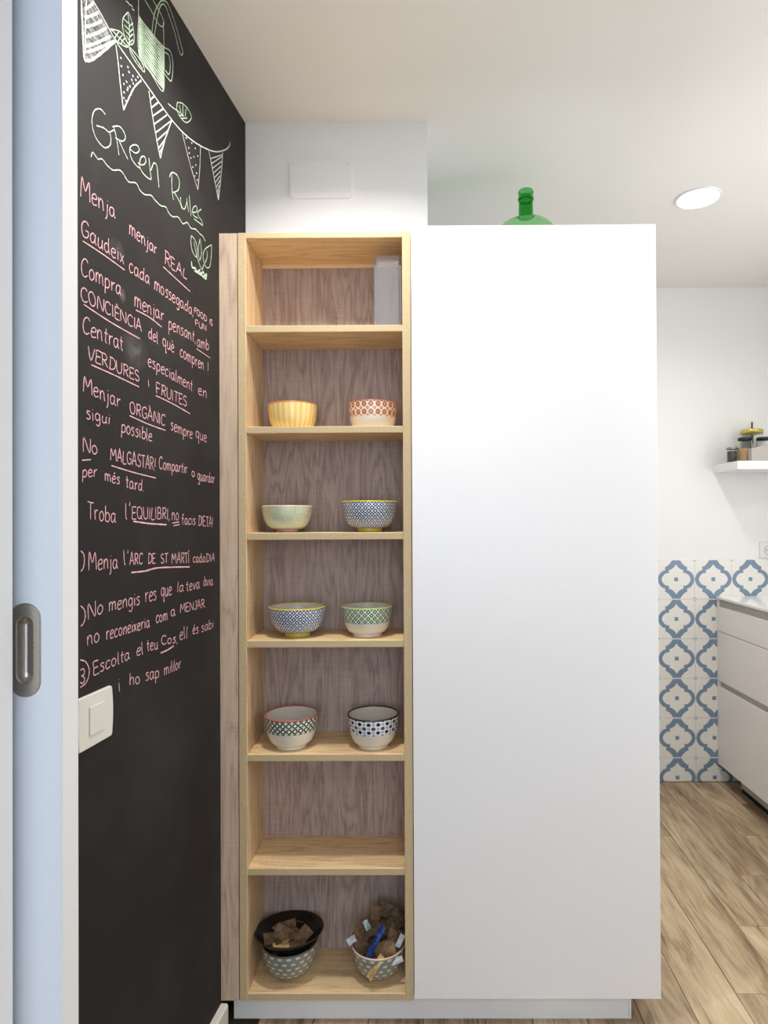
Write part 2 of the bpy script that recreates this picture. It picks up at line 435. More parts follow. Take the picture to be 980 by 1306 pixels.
bx(bm, -1.05, 1.45, -2.42, -2.3, 0, 0.55); bx(bm, -1.05, 1.45, -2.42, -2.3, 2.35, CEIL)
struct(obj('wall_rear', bm, WALL))
# frame added round the unseen fill light on the right wall
bm = bmesh.new()
for y0, y1, z0, z1 in ((1.02, 1.05, 1.00, 2.24), (2.05, 2.08, 1.00, 2.24), (1.05, 2.05, 1.00, 1.03), (1.05, 2.05, 2.21, 2.24)): bx(bm, 2.085, 2.12, y0, y1, z0, z1)
struct(obj('fill_light_frame', bm, WHITE2))
# sliding door leaf, seen face on, half out of its pocket
door = struct(box('door_1', -0.80, -0.4648, 0.807, 0.8455, 0.006, 2.12, DOORM, bev=0.0012))
box('door_edge_strip', -0.4648, -0.4630, 0.8085, 0.844, 0.006, 2.12, WHITE2, door)
# flush pull: oval plate round a hollow
STEEL = N('brushed_nickel', 0.32, 0.5); STEEL.b.inputs['Metallic'].default_value = 1.0
_n = STEEL.noise(STEEL.co('Object', (60, 60, 900)), 3, 3); STEEL.color(STEEL.ramp(_n, [(0.3, lin(170, 165, 158)), (0.7, lin(205, 198, 190))])); STEEL = STEEL.m
def oval(hw, hh, n=14):
    p = []
    for k in range(n+1): t = PI*k/n; p.append((hw*math.cos(t), (hh-hw) + hw*math.sin(t)))
    for k in range(n+1): t = PI + PI*k/n; p.append((hw*math.cos(t), -(hh-hw) + hw*math.sin(t)))
    return p
bm = bmesh.new(); hcx, hcz = -0.5100, 1.1652
loops = []
for hw, hh, dy in ((0.0198, 0.0600, 0.0), (0.0198, 0.0600, -0.0012), (0.0190, 0.0592, -0.0020), (0.0112, 0.0430, -0.0020), (0.0106, 0.0424, -0.0012), (0.0100, 0.0415, 0.0000), (0.0088, 0.0400, 0.0085), (0.004, 0.034, 0.0105)):
    loops.append([bm.verts.new((hcx + x, 0.807 + dy, hcz + z)) for x, z in oval(hw, hh)])
for A, B in zip(loops, loops[1:]):
    for i in range(len(A)): bm.faces.new((A[i], A[(i+1)%len(A)], B[(i+1)%len(A)], B[i])).smooth = (A is loops[6] or A is loops[5])
bm.faces.new(loops[-1]); bmesh.ops.recalc_face_normals(bm, faces=bm.faces)
hd = obj('door_handle', bm, STEEL, door); hd['label'] = 'oval brushed metal flush pull'
# the hollow in the leaf for the pull
cut = bmesh.new(); L = oval(0.0150, 0.050)
A = [cut.verts.new((hcx+x, 0.800, hcz+z)) for x, z in L]; B = [cut.verts.new((hcx+x, 0.8185, hcz+z)) for x, z in L]
cut.faces.new(A); cut.faces.new(B[::-1])
for i in range(len(A)): cut.faces.new((A[i], B[i], B[(i+1)%len(A)], A[(i+1)%len(A)]))
bmesh.ops.recalc_face_normals(cut, faces=cut.faces)
co = obj('pocket_cutter', cut, DOORM)
md = door.modifiers.new('hollow', 'BOOLEAN'); md.object = co; md.operation = 'DIFFERENCE'; md.solver = 'EXACT'
bpy.context.view_layer.update()
dg = bpy.context.evaluated_depsgraph_get(); nm = bpy.data.meshes.new_from_object(door.evaluated_get(dg))
door.modifiers.clear(); door.data = nm; bpy.data.objects.remove(co)
# baseboard along the chalkboard wall
bm = bmesh.new()
ya, yb = 0.86, 1.672
for (o0, z0, o1, z1) in ((0.0, 0.0, 0.0185, 0.050),):
    v = [bm.verts.new(p) for p in ((wx(ya, 0), ya, 0), (wx(ya, .0185), ya, 0), (wx(yb, .0185), yb, 0), (wx(yb, 0), yb, 0),
         (wx(ya, 0), ya, 0.058), (wx(ya, .0150), ya, 0.058), (wx(yb, .0150), yb, 0.058), (wx(yb, 0), yb, 0.058),
         (wx(ya, .0185), ya, 0.053), (wx(yb, .0185), yb, 0.053))]
    for q in ((0,3,2,1), (4,5,6,7), (1,2,9,8), (8,9,6,5), (0,1,8,5,4), (3,7,6,9,2), (0,4,7,3)): bm.faces.new([v[i] for i in q])
bmesh.ops.recalc_face_normals(bm, faces=bm.faces)
struct(obj('baseboard_left', bm, CREAM))

# floor: slab with individual wood-look planks, 145 x 890 mm in a third bond
GROUT = plain('floor_grout', lin(70, 58, 48), 0.9, 0.1)
floor = struct(box('floor', -2.3, 2.25, -2.3, 3.32, -0.05, -0.004, GROUT))
PL = []
def plank_mat(name, light, mid, dark, seed):
    s = N(name, 0.42, 0.4)
    tc = s.n('ShaderNodeTexCoord'); oi = s.n('ShaderNodeObjectInfo')
    ad = s.n('ShaderNodeVectorMath', operation='MULTIPLY_ADD'); s.t.links.new(oi.outputs['Location'], ad.inputs[0]); ad.inputs[1].default_value = (3.7, 5.1, 1); s.t.links.new(tc.outputs['Object'], ad.inputs[2])
    def st(q, lo=(0, 0, 0)):
        m = s.n('ShaderNodeMapping'); m.inputs['Scale'].default_value = q; m.inputs['Location'].default_value = lo; s.t.links.new(ad.outputs[0], m.inputs[0]); return m.outputs[0]
    big = s.noise(st((9, 1.3, 1), (seed, 0, 0)), 1.3, 4, 0.55, 1.2)
    fine = s.noise(st((55, 3.0, 1)), 4, 5, 0.7)
    rings = s.M('SINE', s.M('MULTIPLY', s.noise(st((6, 0.8, 1), (seed*2, 0, 0)), 1.2, 2, 0.5, 0.6), 60.0))
    v = s.M('ADD', s.M('MULTIPLY', big, 0.62), s.M('MULTIPLY', fine, 0.38)); v = s.M('ADD', v, s.M('MULTIPLY', rings, 0.03))
    v = s.M('ADD', v, s.M('MULTIPLY', s.M('SUBTRACT', oi.outputs['Random'], 0.5), 0.10))
    streak = s.noise(st((70, 1.6, 1), (seed*3, 0, 0)), 2.2, 3, 0.6, 0.5); v = s.M('SUBTRACT', v, s.M('MULTIPLY', s.M('MAXIMUM', s.M('SUBTRACT', streak, 0.55), 0.0), 0.7))
    s.color(s.ramp(v, [(0.32, dark), (0.49, mid), (0.68, light)])); s.bump(fine, 0.12, 0.0004)
    return s.m
PL = [plank_mat('floor_plank_pale', lin(220, 200, 166), lin(188, 166, 133), lin(122, 100, 78), 1.0),
      plank_mat('floor_plank_brown', lin(196, 170, 138), lin(160, 136, 108), lin(98, 80, 62), 2.3),
      plank_mat('floor_plank_grey', lin(208, 188, 156), lin(174, 152, 122), lin(108, 92, 74), 4.1)]
PW, PLN = 0.1455, 0.887
bm = bmesh.new(); bx(bm, 0, PW-0.0018, 0, PLN-0.0018, -0.009, 0); bevel(bm, 0.0008, 1)
pm = []
for m in PL:
    me = bpy.data.meshes.new('plank'); bm.to_mesh(me); me.materials.append(m); pm.append(me)
bm.free()
ang = -0.020
for k in range(-11, 9):
    for j in range(-2, 3):
        x = 0.866 + PW*k; y = 1.785 + 0.2985*k + PLN*j
        while y > 3.25: y -= PLN*5
        # rotate a hair about (0.866, 1.7), as the courses run in the photograph
        dx, dy = x-0.866, y-1.7
        X = 0.866 + dx*math.cos(ang) - dy*math.sin(ang); Y = 1.7 + dx*math.sin(ang) + dy*math.cos(ang)
        if Y + PLN < 0.1 or Y > 3.21 or X < -0.78 or X > 2.0: continue
        kk = (k*5 + j*3 + 11) % 7
        mi = 0 if (k, j) in ((0, 0), (1, 0), (1, 1), (3, 0)) else (1 if kk in (0, 3, 5) else (2 if kk in (1, 4) else 0))
        me = pm[mi]
        if Y + PLN > 3.212:                                # last course is cut at the wall
            c = bmesh.new(); bx(c, 0, PW-0.0018, 0, 3.212-Y, -0.009, 0); bevel(c, 0.0008, 1)
            me = bpy.data.meshes.new('plank'); c.to_mesh(me); c.free(); me.materials.append(PL[mi])
        p = bpy.data.objects.new('plank', me); COL.objects.link(p); p.location = (X, Y, 0); p.rotation_euler.z = ang; p.parent = floor

# wall tiles, one object each, patterned with a printed blue ogee
TILE = plain('tile_glaze', lin(233, 231, 225), 0.28, 0.5)
TBLUE = plain('tile_blue_print', lin(120, 142, 164), 0.32, 0.5, bscale=150)
TW, TH = 0.1877, 0.2
tx0, tz0 = 1.2755 - TW/2, 1.1216
OUT = [(18,99),(33,84),(38,72),(52,70),(53,60),(68,55),(80,42),(88,28),(92,12),(92.5,0)]
INN = [(0.01,72),(10,58),(21,50),(37,46),(37,36),(53,32),(64,20),(70,9),(71,0)]
def resample(p, n):
    L = [0]
    for a, b in zip(p, p[1:]): L.append(L[-1] + math.hypot(a[0]-b[0], a[1]-b[1]))
    r = []
    for i in range(n+1):
        t = L[-1]*i/n; j = max(q for q in range(len(p)) if L[q] <= t + 1e-9); j = min(j, len(p)-2)
        u = (t-L[j])/(L[j+1]-L[j]); r.append((p[j][0]+(p[j+1][0]-p[j][0])*u, p[j][1]+(p[j+1][1]-p[j][1])*u))
    return r
# matched vertex pairs so the notches stay crisp
OU = [(20,96),(28,83),(42,68),(55,62),(55,46),(68,42),(78,33),(86,22),(90,10),(91.5,0)]
IN = [(0.01,75),(12,59),(25,50),(36,47),(36,31.5),(48,31),(59,25),(67,15),(71,7),(72.5,0)]
def tile_mesh(th=TH, cutbottom=0.0):
    bm = bmesh.new(); hw, hh = TW/2 - 0.0004, TH/2 - 0.0004; zb = -TH/2 + cutbottom + 0.0007
    bx(bm, -hw, hw, -0.006, 0, zb, hh)
    bevel(bm, 0.0005, 1)
    sx, sz, y = TW/2/93, TH/2/99, -0.00625
    def poly(pts):
        pts = [(max(-hw, min(hw, x)), z) for x, z in pts]
        if all(z <= zb for x, z in pts): return
        pts = [(x, max(zb, min(hh, z))) for x, z in pts]
        try:
            f = bm.faces.new([bm.verts.new((x, y, z)) for x, z in pts]); f.material_index = 1
            if f.calc_area() < 1e-10: bm.faces.remove(f); return
            f.normal_update()
            if f.normal.y > 0: f.normal_flip()
        except ValueError: pass
    for mx in (1, -1):
        for mz in (1, -1):
            for i in range(len(OU)-1):
                poly([(mx*sx*q[0], mz*sz*q[1]) for q in (OU[i], OU[i+1], IN[i+1], IN[i])])
            poly([(0, mz*sz*96), (mx*sx*20, mz*sz*96), (0, mz*sz*75)])
            for k in range(3):                              # small broken ring round each corner
                a0, a1 = math.radians(12 + 26*k), math.radians(28 + 26*k)
                poly([(mx*(TW/2 - r*math.cos(t)), mz*(TH/2 - r*math.sin(t))) for r, t in ((0.0095, a0), (0.0095, a1), (0.0062, a1), (0.0062, a0))])
    q = 9.5
    poly([(-q*sx, -q*sz), (q*sx, -q*sz), (q*sx, q*sz), (-q*sx, q*sz)])
    me = bpy.data.meshes.new('tile'); bm.to_mesh(me); bm.free(); me.materials.append(TILE); me.materials.append(TBLUE); return me
t_full = tile_mesh(); t_cut = tile_mesh(cutbottom=6*TH - tz0 + 0.001)
for c in range(-5, 4):
    for r in range(6):
        if c > 1 and r > 1: continue                       # behind the base units the wall is bare
        t = bpy.data.objects.new('tile', t_full if r < 5 else t_cut); COL.objects.link(t); t.parent = wall_back
        t.location = (1.2755 + c*TW, 3.2185, tz0 - TH*(r + 0.5))
# ---------------------------------------------------------------- chalk writing and drawings
GL = {  # width ; strokes in hundredths (x y x y ...), cap height 100, x-height 62
'A':"62;0 0 28 100 34 100 60 0;10 38 52 38",'C':"58;55 84 38 100 14 88 3 50 12 12 34 0 56 14",'D':"60;8 0 8 100;0 98 30 98 56 72 56 30 34 3 2 0",
'E':"50;48 98 6 96 8 50 6 2 50 0;8 50 42 52",'F':"48;6 0 8 98 48 100;8 52 40 54",'G':"64;58 84 38 100 12 84 4 46 16 8 40 0 58 18 58 44 36 44",
'I':"14;7 0 7 98",'J':"40;10 98 40 98;30 98 30 24 18 2 2 14",'L':"46;8 100 6 2 46 0",'M':"74;0 0 8 98 34 40 62 98 72 0",
'N':"62;4 0 6 98 54 2 58 100",'O':"62;32 100 8 84 3 44 18 4 42 2 58 30 56 74 36 100 28 98",'Q':"66;32 100 8 84 3 44 18 4 42 2 58 30 56 74 32 100;38 24 64 -8",
'P':"52;8 0 8 100;0 96 34 100 50 78 40 52 8 46",'R':"56;8 0 8 100;0 96 34 100 50 78 38 54 8 48;22 48 54 0",'S':"48;46 88 26 100 6 82 14 58 40 44 46 16 24 0 2 12",
'T':"54;28 0 28 98;0 98 56 98",'U':"58;4 100 6 26 22 0 44 6 54 34 56 100",'V':"56;0 100 28 0 56 100",'B':"54;8 0 8 100;2 98 34 100 46 78 34 54 8 52;10 52 44 48 52 22 36 2 2 0",
'a':"52;42 52 26 62 8 50 3 22 14 2 32 8 42 44;43 62 42 20 54 0",'b':"50;6 100 6 4;6 40 24 60 44 48 46 18 30 0 6 8",'c':"44;42 52 26 62 8 48 3 22 16 0 42 10",
'd':"52;42 46 26 60 8 46 3 20 16 0 34 8 42 32;43 100 42 16 52 0",'e':"46;4 32 34 36 42 48 30 62 10 52 3 24 16 0 44 8",'f':"36;36 92 24 100 15 84 14 0;2 58 32 58",
'g':"50;42 50 24 62 6 48 4 22 20 4 42 24;43 60 43 -14 30 -38 8 -28",'h':"50;6 100 6 0;6 34 22 60 38 54 42 30 42 0",'i':"18;8 60 9 0;9 80 9 84",'j':"24;14 60 14 -20 2 -38;14 80 14 84",
'l':"18;8 100 8 14 16 0",'m':"72;5 60 6 0;6 36 18 60 32 50 34 0;34 36 46 60 62 50 64 22 68 0",'n':"50;5 60 6 0;6 34 22 60 38 52 41 22 44 0",
'o':"48;24 62 6 48 4 18 20 0 40 14 42 42 24 62",'p':"50;6 60 6 -38;6 44 24 62 44 46 42 16 24 2 7 12",'q':"50;42 50 24 62 6 48 4 20 20 4 42 20;43 60 43 -38 50 -30",
'r':"36;6 60 8 0;8 34 20 56 36 58",'s':"38;36 56 18 62 6 48 30 28 32 10 16 0 2 6",'t':"34;16 90 15 12 28 0;2 60 32 60",'u':"50;4 60 5 18 18 0 36 12 40 60;40 30 42 10 50 0",
'v':"42;2 60 20 0 40 60",'x':"42;2 60 38 0;36 60 2 0",'È':"50;48 98 6 96 8 50 6 2 50 0;8 50 42 52;14 124 32 110",'À':"62;0 0 28 100 34 100 60 0;10 38 52 38;18 130 34 112",
'Í':"16;7 0 7 98;4 110 16 126",'è':"46;4 32 34 36 42 48 30 62 10 52 3 24 16 0 44 8;12 92 26 76",'é':"46;4 32 34 36 42 48 30 62 10 52 3 24 16 0 44 8;18 76 34 94",
'à':"52;42 52 26 62 8 50 3 22 14 2 32 8 42 44;43 62 42 20 54 0;14 94 28 76",',':"14;8 6 2 -18",'.':"12;5 2 8 0",'!':"16;8 100 8 28;8 4 8 0","'":"14;8 104 6 80",' ':"34;"}
def chalk_mat(name, rgb, thr=0.42):
    s = N(name, 0.9, 0.1); s.color(rgb)
    g = s.noise(s.co('Object'), 900, 2, 0.6)
    a = s.M('MULTIPLY_ADD', g, 5.0, -5.0*thr + 0.5); a = s.M('MINIMUM', s.M('MAXIMUM', a, 0.0), 1.0)
    s.put(s.b.inputs['Alpha'], a); return s.m
PINK = chalk_mat('pink_chalk', lin(240, 188, 192), 0.38); CHW = chalk_mat('white_chalk', lin(222, 226, 216), 0.40)
CHG = chalk_mat('green_chalk', lin(202, 224, 198), 0.40)
RUB = N('rubbed_chalk_fill', 0.95, 0.1); RUB.color(lin(196, 200, 196)); RUB.put(RUB.b.inputs['Alpha'], RUB.M('MINIMUM', RUB.M('MAXIMUM', RUB.M('MULTIPLY_ADD', RUB.noise(RUB.co('Object', (1, 1, 3)), 55, 5, 0.7), 2.6, -1.0), 0.0), 0.55)); RUB = RUB.m
RUBG = N('rubbed_green_fill', 0.95, 0.1); RUBG.color(lin(190, 212, 192)); RUBG.put(RUBG.b.inputs['Alpha'], RUBG.M('MINIMUM', RUBG.M('MAXIMUM', RUBG.M('MULTIPLY_ADD', RUBG.noise(RUBG.co('Object'), 160, 4, 0.7), 3.0, -1.35), 0.0), 0.35)); RUBG = RUBG.m
U = 0.0002
def on_wall(y, z, off): return Vector((wx(y) + off, y - off*0.1, z))
class Ink:
    def __init__(s): s.bm = bmesh.new()
    def stroke(s, pts, w, off=0.0005):
        if len(pts) < 2: return
        n = len(pts); prev = None
        for i, (y, z) in enumerate(pts):
            a = pts[max(i-1, 0)]; b = pts[min(i+1, n-1)]
            dy, dz = b[0]-a[0], b[1]-a[1]; L = math.hypot(dy, dz) or 1
            ww = w*(0.5 + 0.10*math.sin(i*1.7 + y*60))
            ny, nz = -dz/L*ww, dy/L*ww
            cur = (s.bm.verts.new(on_wall(y+ny, z+nz, off)), s.bm.verts.new(on_wall(y-ny, z-nz, off)))
            if prev: s.bm.faces.new((prev[0], prev[1], cur[1], cur[0]))
            prev = cur
    def poly(s, pts, off, uv=False):
        f = s.bm.faces.new([s.bm.verts.new(on_wall(y, z, off)) for y, z in pts])
    def done(s, name, mat, label):
        o = obj(name, s.bm, mat, wall_left); o['label'] = label; return o
LINES = ["pink chalk line reading Menja menjar REAL","pink chalk line reading Gaudeix cada mossegada, FOOD IS FUN","pink chalk line reading Compra menjar pensant, amb","pink chalk line reading CONCIÈNCIA del què compren!",
 "pink chalk line reading Centrat especialment en","pink chalk line reading VERDURES i FRUITES","pink chalk line reading Menjar ORGÀNIC sempre que","pink chalk line reading sigui possible.","pink chalk line reading No MALGASTAR! Compartir o guardar",
 "pink chalk line reading per més tard.","pink chalk line reading Troba l'EQUILIBRI, no facis DIETA!","pink chalk line reading Menja l'ARC DE ST MARTÍ cada DIA","pink chalk line reading No mengis res que la teva àvia",
 "pink chalk line reading no reconeixeria com a MENJAR.","pink chalk line reading Escolta el teu Cos, ell és sabi","pink chalk line reading i ho sap millor."]
inks = {}
rc = random.Random(3)
for (ln, text, y0, z0, y1, z1, h0, h1) in WORDS:
    ink = inks.setdefault(ln, Ink())
    gs = [GL[c].split(';') for c in text]; ws = [float(g[0]) for g in gs]; gap = 10
    tot = sum(ws) + gap*(len(ws)-1); x = 0
    for g, gw in zip(gs, ws):
        jit = rc.uniform(-0.04, 0.04); sl = rc.uniform(-0.06, 0.10)*(0 if text == '!' else 1)
        for st in g[1:]:
            q = [float(v) for v in st.split()]
            pts = []
            for px, pz in zip(q[::2], q[1::2]):
                t = (x + px + sl*pz)/tot; h = (h0 + (h1-h0)*t)/100.0
                pts.append(((y0 + (y1-y0)*t)*U, (z0 + (z1-z0)*t + (pz + jit*60)*h)*U))
            if len(pts) > 1: ink.stroke(smooth_path(pts, 4), 0.0021)
        x += gw + gap
DR = {20: ('chalk_title', CHG, 'pale green chalk title reading GReen Rules'), 21: ('chalk_wavy_line', CHG, 'pale chalk wavy underline below the title'), 22: ('chalk_bunting', CHW, 'white chalk string of triangular flags'),
      23: ('chalk_watering_can', CHG, 'pale green hatched chalk watering can'), 24: ('chalk_leaves', CHG, 'pale green chalk leaves'), 25: ('chalk_sprout', CHG, 'small pale green chalk sprout')}
for (ln, wdt, q) in STROKES:
    ink = inks.setdefault(ln, Ink())
    pts = [(a*U, b*U) for a, b in zip(q[::2], q[1::2])]
    ink.stroke(smooth_path(pts, 5), (0.0022, 0.0031, 0.0045)[wdt])
for a, b in zip(DOTS[::2], DOTS[1::2]):
    inks[22].stroke([(a*U - 0.0022, b*U - 0.001), (a*U + 0.0022, b*U + 0.001)], 0.0034)
for ln, ink in sorted(inks.items()):
    if ln < 20: ink.done('chalk_writing', PINK, LINES[ln])
    else: ink.done(*DR[ln][:1], DR[ln][1], DR[ln][2])
k = Ink(); k.poly([(a*U, b*U) for a, b in zip(FLAG_FILL[::2], FLAG_FILL[1::2])], 0.0003); k.done('chalk_flag_fill', RUB, 'rubbed grey chalk filling of the nearest flag')
k = Ink(); k.poly([(a*U, b*U) for a, b in zip(CAN_FILL[::2], CAN_FILL[1::2])], 0.0003); k.done('chalk_can_fill', RUBG, 'rubbed pale green chalk filling of the watering can')
# ---------------------------------------------------------------- niche wall fittings, light switch, socket, downlights
PLAST = plain('white_plastic', lin(236, 236, 234), 0.35, 0.45); SWP = plain('switch_plastic', lin(226, 225, 214), 0.35, 0.45)
t = thing('access_cover', 'white rectangular cover plate on the wall above the shelf unit', 'cover plate', (-0.2985, 1.858, 2.3308))
bm = bmesh.new(); bx(bm, -0.0905, 0.0905, -0.006, 0, -0.0545, 0.0545)
bmesh.ops.bevel(bm, geom=[e for e in bm.edges if abs((e.verts[0].co - e.verts[1].co).y) > 0.004], offset=0.006, segments=3, affect='EDGES')
obj('cover', bm, NICHE, t)
for sx in (-1, 1):
    b = bmesh.new(); bmesh.ops.create_cone(b, cap_ends=True, segments=16, radius1=0.0022, radius2=0.0022, depth=0.0012, matrix=Matrix.Translation((sx*0.080, -0.0062, 0.044)) @ Matrix.Rotation(PI/2, 4, 'X')); obj('screw_cap', b, plain('cap_grey', lin(205, 205, 205)), t)
# switch on the chalkboard wall (built in wall coordinates: u along the wall, v up)
swy, swz = 1.1330, 0.9765
t = thing('light_switch', 'cream light switch plate on the black chalkboard wall', 'light switch', (wx(swy), swy, swz))
t.rotation_euler.z = math.atan(0.10)*-1
def swplate(hw, hh, d0, d1, r, bulge=0.0):
    bm = bmesh.new(); pts = []
    for cx, cy, a0 in ((hw-r, hh-r, 0), (-hw+r, hh-r, 90), (-hw+r, -hh+r, 180), (hw-r, -hh+r, 270)):
        for k in range(5): a = math.radians(a0 + 22.5*k); pts.append((cx + r*math.cos(a), cy + r*math.sin(a)))
        if bulge and a0 in (270, 90):
            s = 1 if a0 == 270 else -1
            for zz in (-0.6, -0.3, 0, 0.3, 0.6): pts.append((s*(hw + bulge*(1-zz*zz)), s*zz*(hh-r)))
    A = [bm.verts.new((d0, u, v)) for u, v in pts]; B = [bm.verts.new((d1-0.0015, u, v)) for u, v in pts]; C = [bm.verts.new((d1, u*0.97, v*0.97)) for u, v in pts]
    for P, Q in ((A, B), (B, C)):
        for i in range(len(P)): bm.faces.new((P[i], P[(i+1)%len(P)], Q[(i+1)%len(P)], Q[i]))
    bm.faces.new(C); bm.faces.new(A[::-1]); bmesh.ops.recalc_face_normals(bm, faces=bm.faces); return bm
obj('switch_plate', swplate(0.0490, 0.0465, 0.0, 0.0060, 0.005, 0.003), SWP, t)
obj('shadow_gap', swplate(0.0222, 0.0262, 0.0055, 0.0064, 0.001), plain('switch_gap', lin(120, 118, 110)), t)
obj('rocker', swplate(0.0214, 0.0254, 0.0058, 0.0078, 0.001), SWP, t)
# socket on the back wall
t = thing('wall_socket', 'white wall socket on the kitchen wall just above the blue patterned tiles', 'socket', (1.7415, 3.2185, 1.1680))
b = bmesh.new(); bx(b, -0.0425, 0.0425, -0.009, 0, -0.0405, 0.0405); bevel(b, 0.003); obj('socket_plate', b, plain('socket_plastic', lin(226, 222, 219), 0.35), t)
b = bmesh.new(); lathe(b, [(0.023, 0.0), (0.023, 0.003), (0.0205, 0.0035), (0.0195, -0.006)], 32, cap0=False); b.faces.new(b.verts[-32:])
bmesh.ops.rotate(b, verts=b.verts, matrix=Matrix.Rotation(PI/2, 3, 'X')); bmesh.ops.translate(b, verts=b.verts, vec=(0, -0.009, 0)); obj('socket_well', b, plain('socket_grey', lin(196, 192, 190)), t)
for sx in (-1, 1):
    b = bmesh.new(); bmesh.ops.create_cone(b, cap_ends=True, segments=12, radius1=0.0025, radius2=0.0025, depth=0.002, matrix=Matrix.Translation((sx*0.0095, -0.0125, 0)) @ Matrix.Rotation(PI/2, 4, 'X')); obj('socket_hole', b, DARK, t)
EM = bpy.data.materials.new('lamp_diffuser'); EM.use_nodes = True; _b = EM.node_tree.nodes['Principled BSDF']
_b.inputs['Emission Color'].default_value = (1.0, 0.97, 0.90, 1); _b.inputs['Emission Strength'].default_value = 6.0
for i, (x, y) in enumerate(DOWN):
    t = thing('ceiling_downlight', ('round lit white downlight in the ceiling right of the tall cabinet', 'round downlight in the ceiling above the shelf unit', 'round downlight in the ceiling above the white cabinet front', 'round downlight in the ceiling above the worktop')[i], 'downlight', (x, y, CEIL))
    b = bmesh.new(); lathe(b, [(0.082, 0.0), (0.081, -0.004), (0.076, -0.006), (0.071, -0.004), (0.070, 0.0)], 40); obj('trim_ring', b, PLAST, t)
    b = bmesh.new(); bmesh.ops.create_circle(b, cap_ends=True, segments=40, radius=0.0705, matrix=Matrix.Translation((0, 0, -0.0035)) @ Matrix.Rotation(PI, 4, 'X')); obj('diffuser', b, EM, t)

# ---------------------------------------------------------------- the wooden shelf unit
lt, mi_, dk = lin(234, 206, 166), lin(218, 186, 144), lin(184, 152, 114)
W_V = wood('oak_upright_grain', lt, mi_, dk, 'Z', seed=1.3); W_H = wood('oak_cross_grain', lin(242, 214, 168), lin(228, 196, 150), lin(196, 160, 118), 'X', seed=4.0)
W_B = wood('oak_back_board', lin(190, 170, 160), lin(166, 146, 137), lin(134, 114, 106), 'Z', fig=1.3, seed=8.2)
W_F = wood('oak_filler', lin(214, 192, 170), lin(196, 172, 150), lin(166, 142, 122), 'Z', seed=14.0)
EDGE = N('oak_edge_band', 0.5, 0.35); _n = EDGE.noise(EDGE.co('Object'), 260, 3, 0.7); EDGE.color(EDGE.ramp(_n, [(0.3, lin(188, 166, 128)), (0.7, lin(206, 186, 148))])); EDGE = EDGE.m
D0, D1 = 1.670, 1.848
SX0, SX1, SX2, SX3 = -0.4905, -0.4690, -0.0545, -0.0325
su = thing('shelf_unit', 'tall narrow open wooden shelf unit holding patterned bowls', 'shelf', (-0.2627, 1.76, 0.0661))
def board(name, x0, x1, y0, y1, z0, z1, mat, label=None):
    """a panel with a banded front edge"""
    bm = bmesh.new(); bx(bm, x0, x1, y0, y1, z0, z1); bevel(bm, 0.0011, 1)
    bm.normal_update()
    for f in bm.faces:
        if f.normal.y < -0.9: f.material_index = 1
    bmesh.ops.translate(bm, verts=bm.verts, vec=-Vector(su.location))
    o = obj(name, bm, [mat, EDGE], su)
    if label: o['label'] = label
    return o
ZB, ZT = 0.0661, 2.0923
board('side_panel', SX0, SX1, D0, D1 + 0.008, ZB, ZT, W_V); board('side_panel', SX2, SX3, D0, D1 + 0.008, ZB, ZT + 0.001, W_V)
board('top_panel', SX1, SX2, D0 + 0.0004, D1, 2.0770, ZT, W_H)
rl = board('back_rail', SX1, SX2, D1 - 0.006, D1, 2.066, 2.0770, W_H); rl.data.materials[1] = W_H
board('bottom_panel', SX1, SX2, D0 + 0.0004, D1, ZB, 0.0853, W_H)
for i, z in enumerate((1.8454, 1.5778, 1.2964, 1.0121, 0.7123, 0.4123)):
    board('shelf', SX1, SX2, D0 + 0.0012, D1, z - (0.0175, 0.0178, 0.0185, 0.0185, 0.0185, 0.0185)[i], z, W_H)
bm = bmesh.new(); bx(bm, SX1, SX2, D1, D1 + 0.008, ZB, ZT); bmesh.ops.translate(bm, verts=bm.verts, vec=-Vector(su.location)); bk = obj('back_panel', bm, W_B, su); bk['label'] = 'mauve brown wood grained back board'
bm = bmesh.new()
a = [(wx(D0) + 0.0006, D0 + 0.001), (SX0 - 0.0020, D0 + 0.001), (SX0 - 0.0020, D1 + 0.006), (wx(D1 + 0.006) + 0.0006, D1 + 0.006)]
lo = [bm.verts.new((x, y, ZB)) for x, y in a]; hi = [bm.verts.new((x, y, ZT - 0.001)) for x, y in a]
bm.faces.new(lo[::-1]); bm.faces.new(hi)
for i in range(4): bm.faces.new((lo[i], lo[(i+1)%4], hi[(i+1)%4], hi[i]))
bmesh.ops.recalc_face_normals(bm, faces=bm.faces); bmesh.ops.translate(bm, verts=bm.verts, vec=-Vector(su.location))
fs = obj('filler_strip', bm, W_F, su); fs['label'] = 'paler filler strip against the chalkboard wall'
# the tall white cabinet
tc_ = thing('tall_cabinet', 'tall plain white cabinet panel right of the wooden shelf unit', 'cabinet', (0.29, 1.95, 0.066))
box('side_panel', -0.0307, 0.6155, 1.668, 1.688, 0.0722, 2.1064, WHITE, tc_, 0.0008)['label'] = 'broad smooth white panel'
box('carcass', 0.0175, 0.600, 1.6885, 2.285, 0.0665, 2.090, WHITE2, tc_)
box('door', 0.6005, 0.6155, 1.690, 2.283, 0.0722, 1.30, WHITE, tc_, 0.001); box('door', 0.6005, 0.6155, 1.690, 2.283, 1.303, 2.088, WHITE, tc_, 0.001)
pl = thing('plinth', 'low white plinth board under the shelf unit and white cabinet', 'plinth', (0.01, 1.70, 0))
box('board', -0.5135, 0.5390, 1.6960, 1.7120, 0.0035, 0.0655, WHITE2, pl)
box('end_cap', 0.5395, 0.5455, 1.6945, 1.7135, 0.0, 0.0655, PLAST, pl)
box('floor_seal', -0.5135, 0.5390, 1.6950, 1.6965, 0.0, 0.0050, PLAST, pl)
box('return_board', 0.5270, 0.5430, 1.7140, 2.28, 0.0, 0.0655, WHITE2, pl)

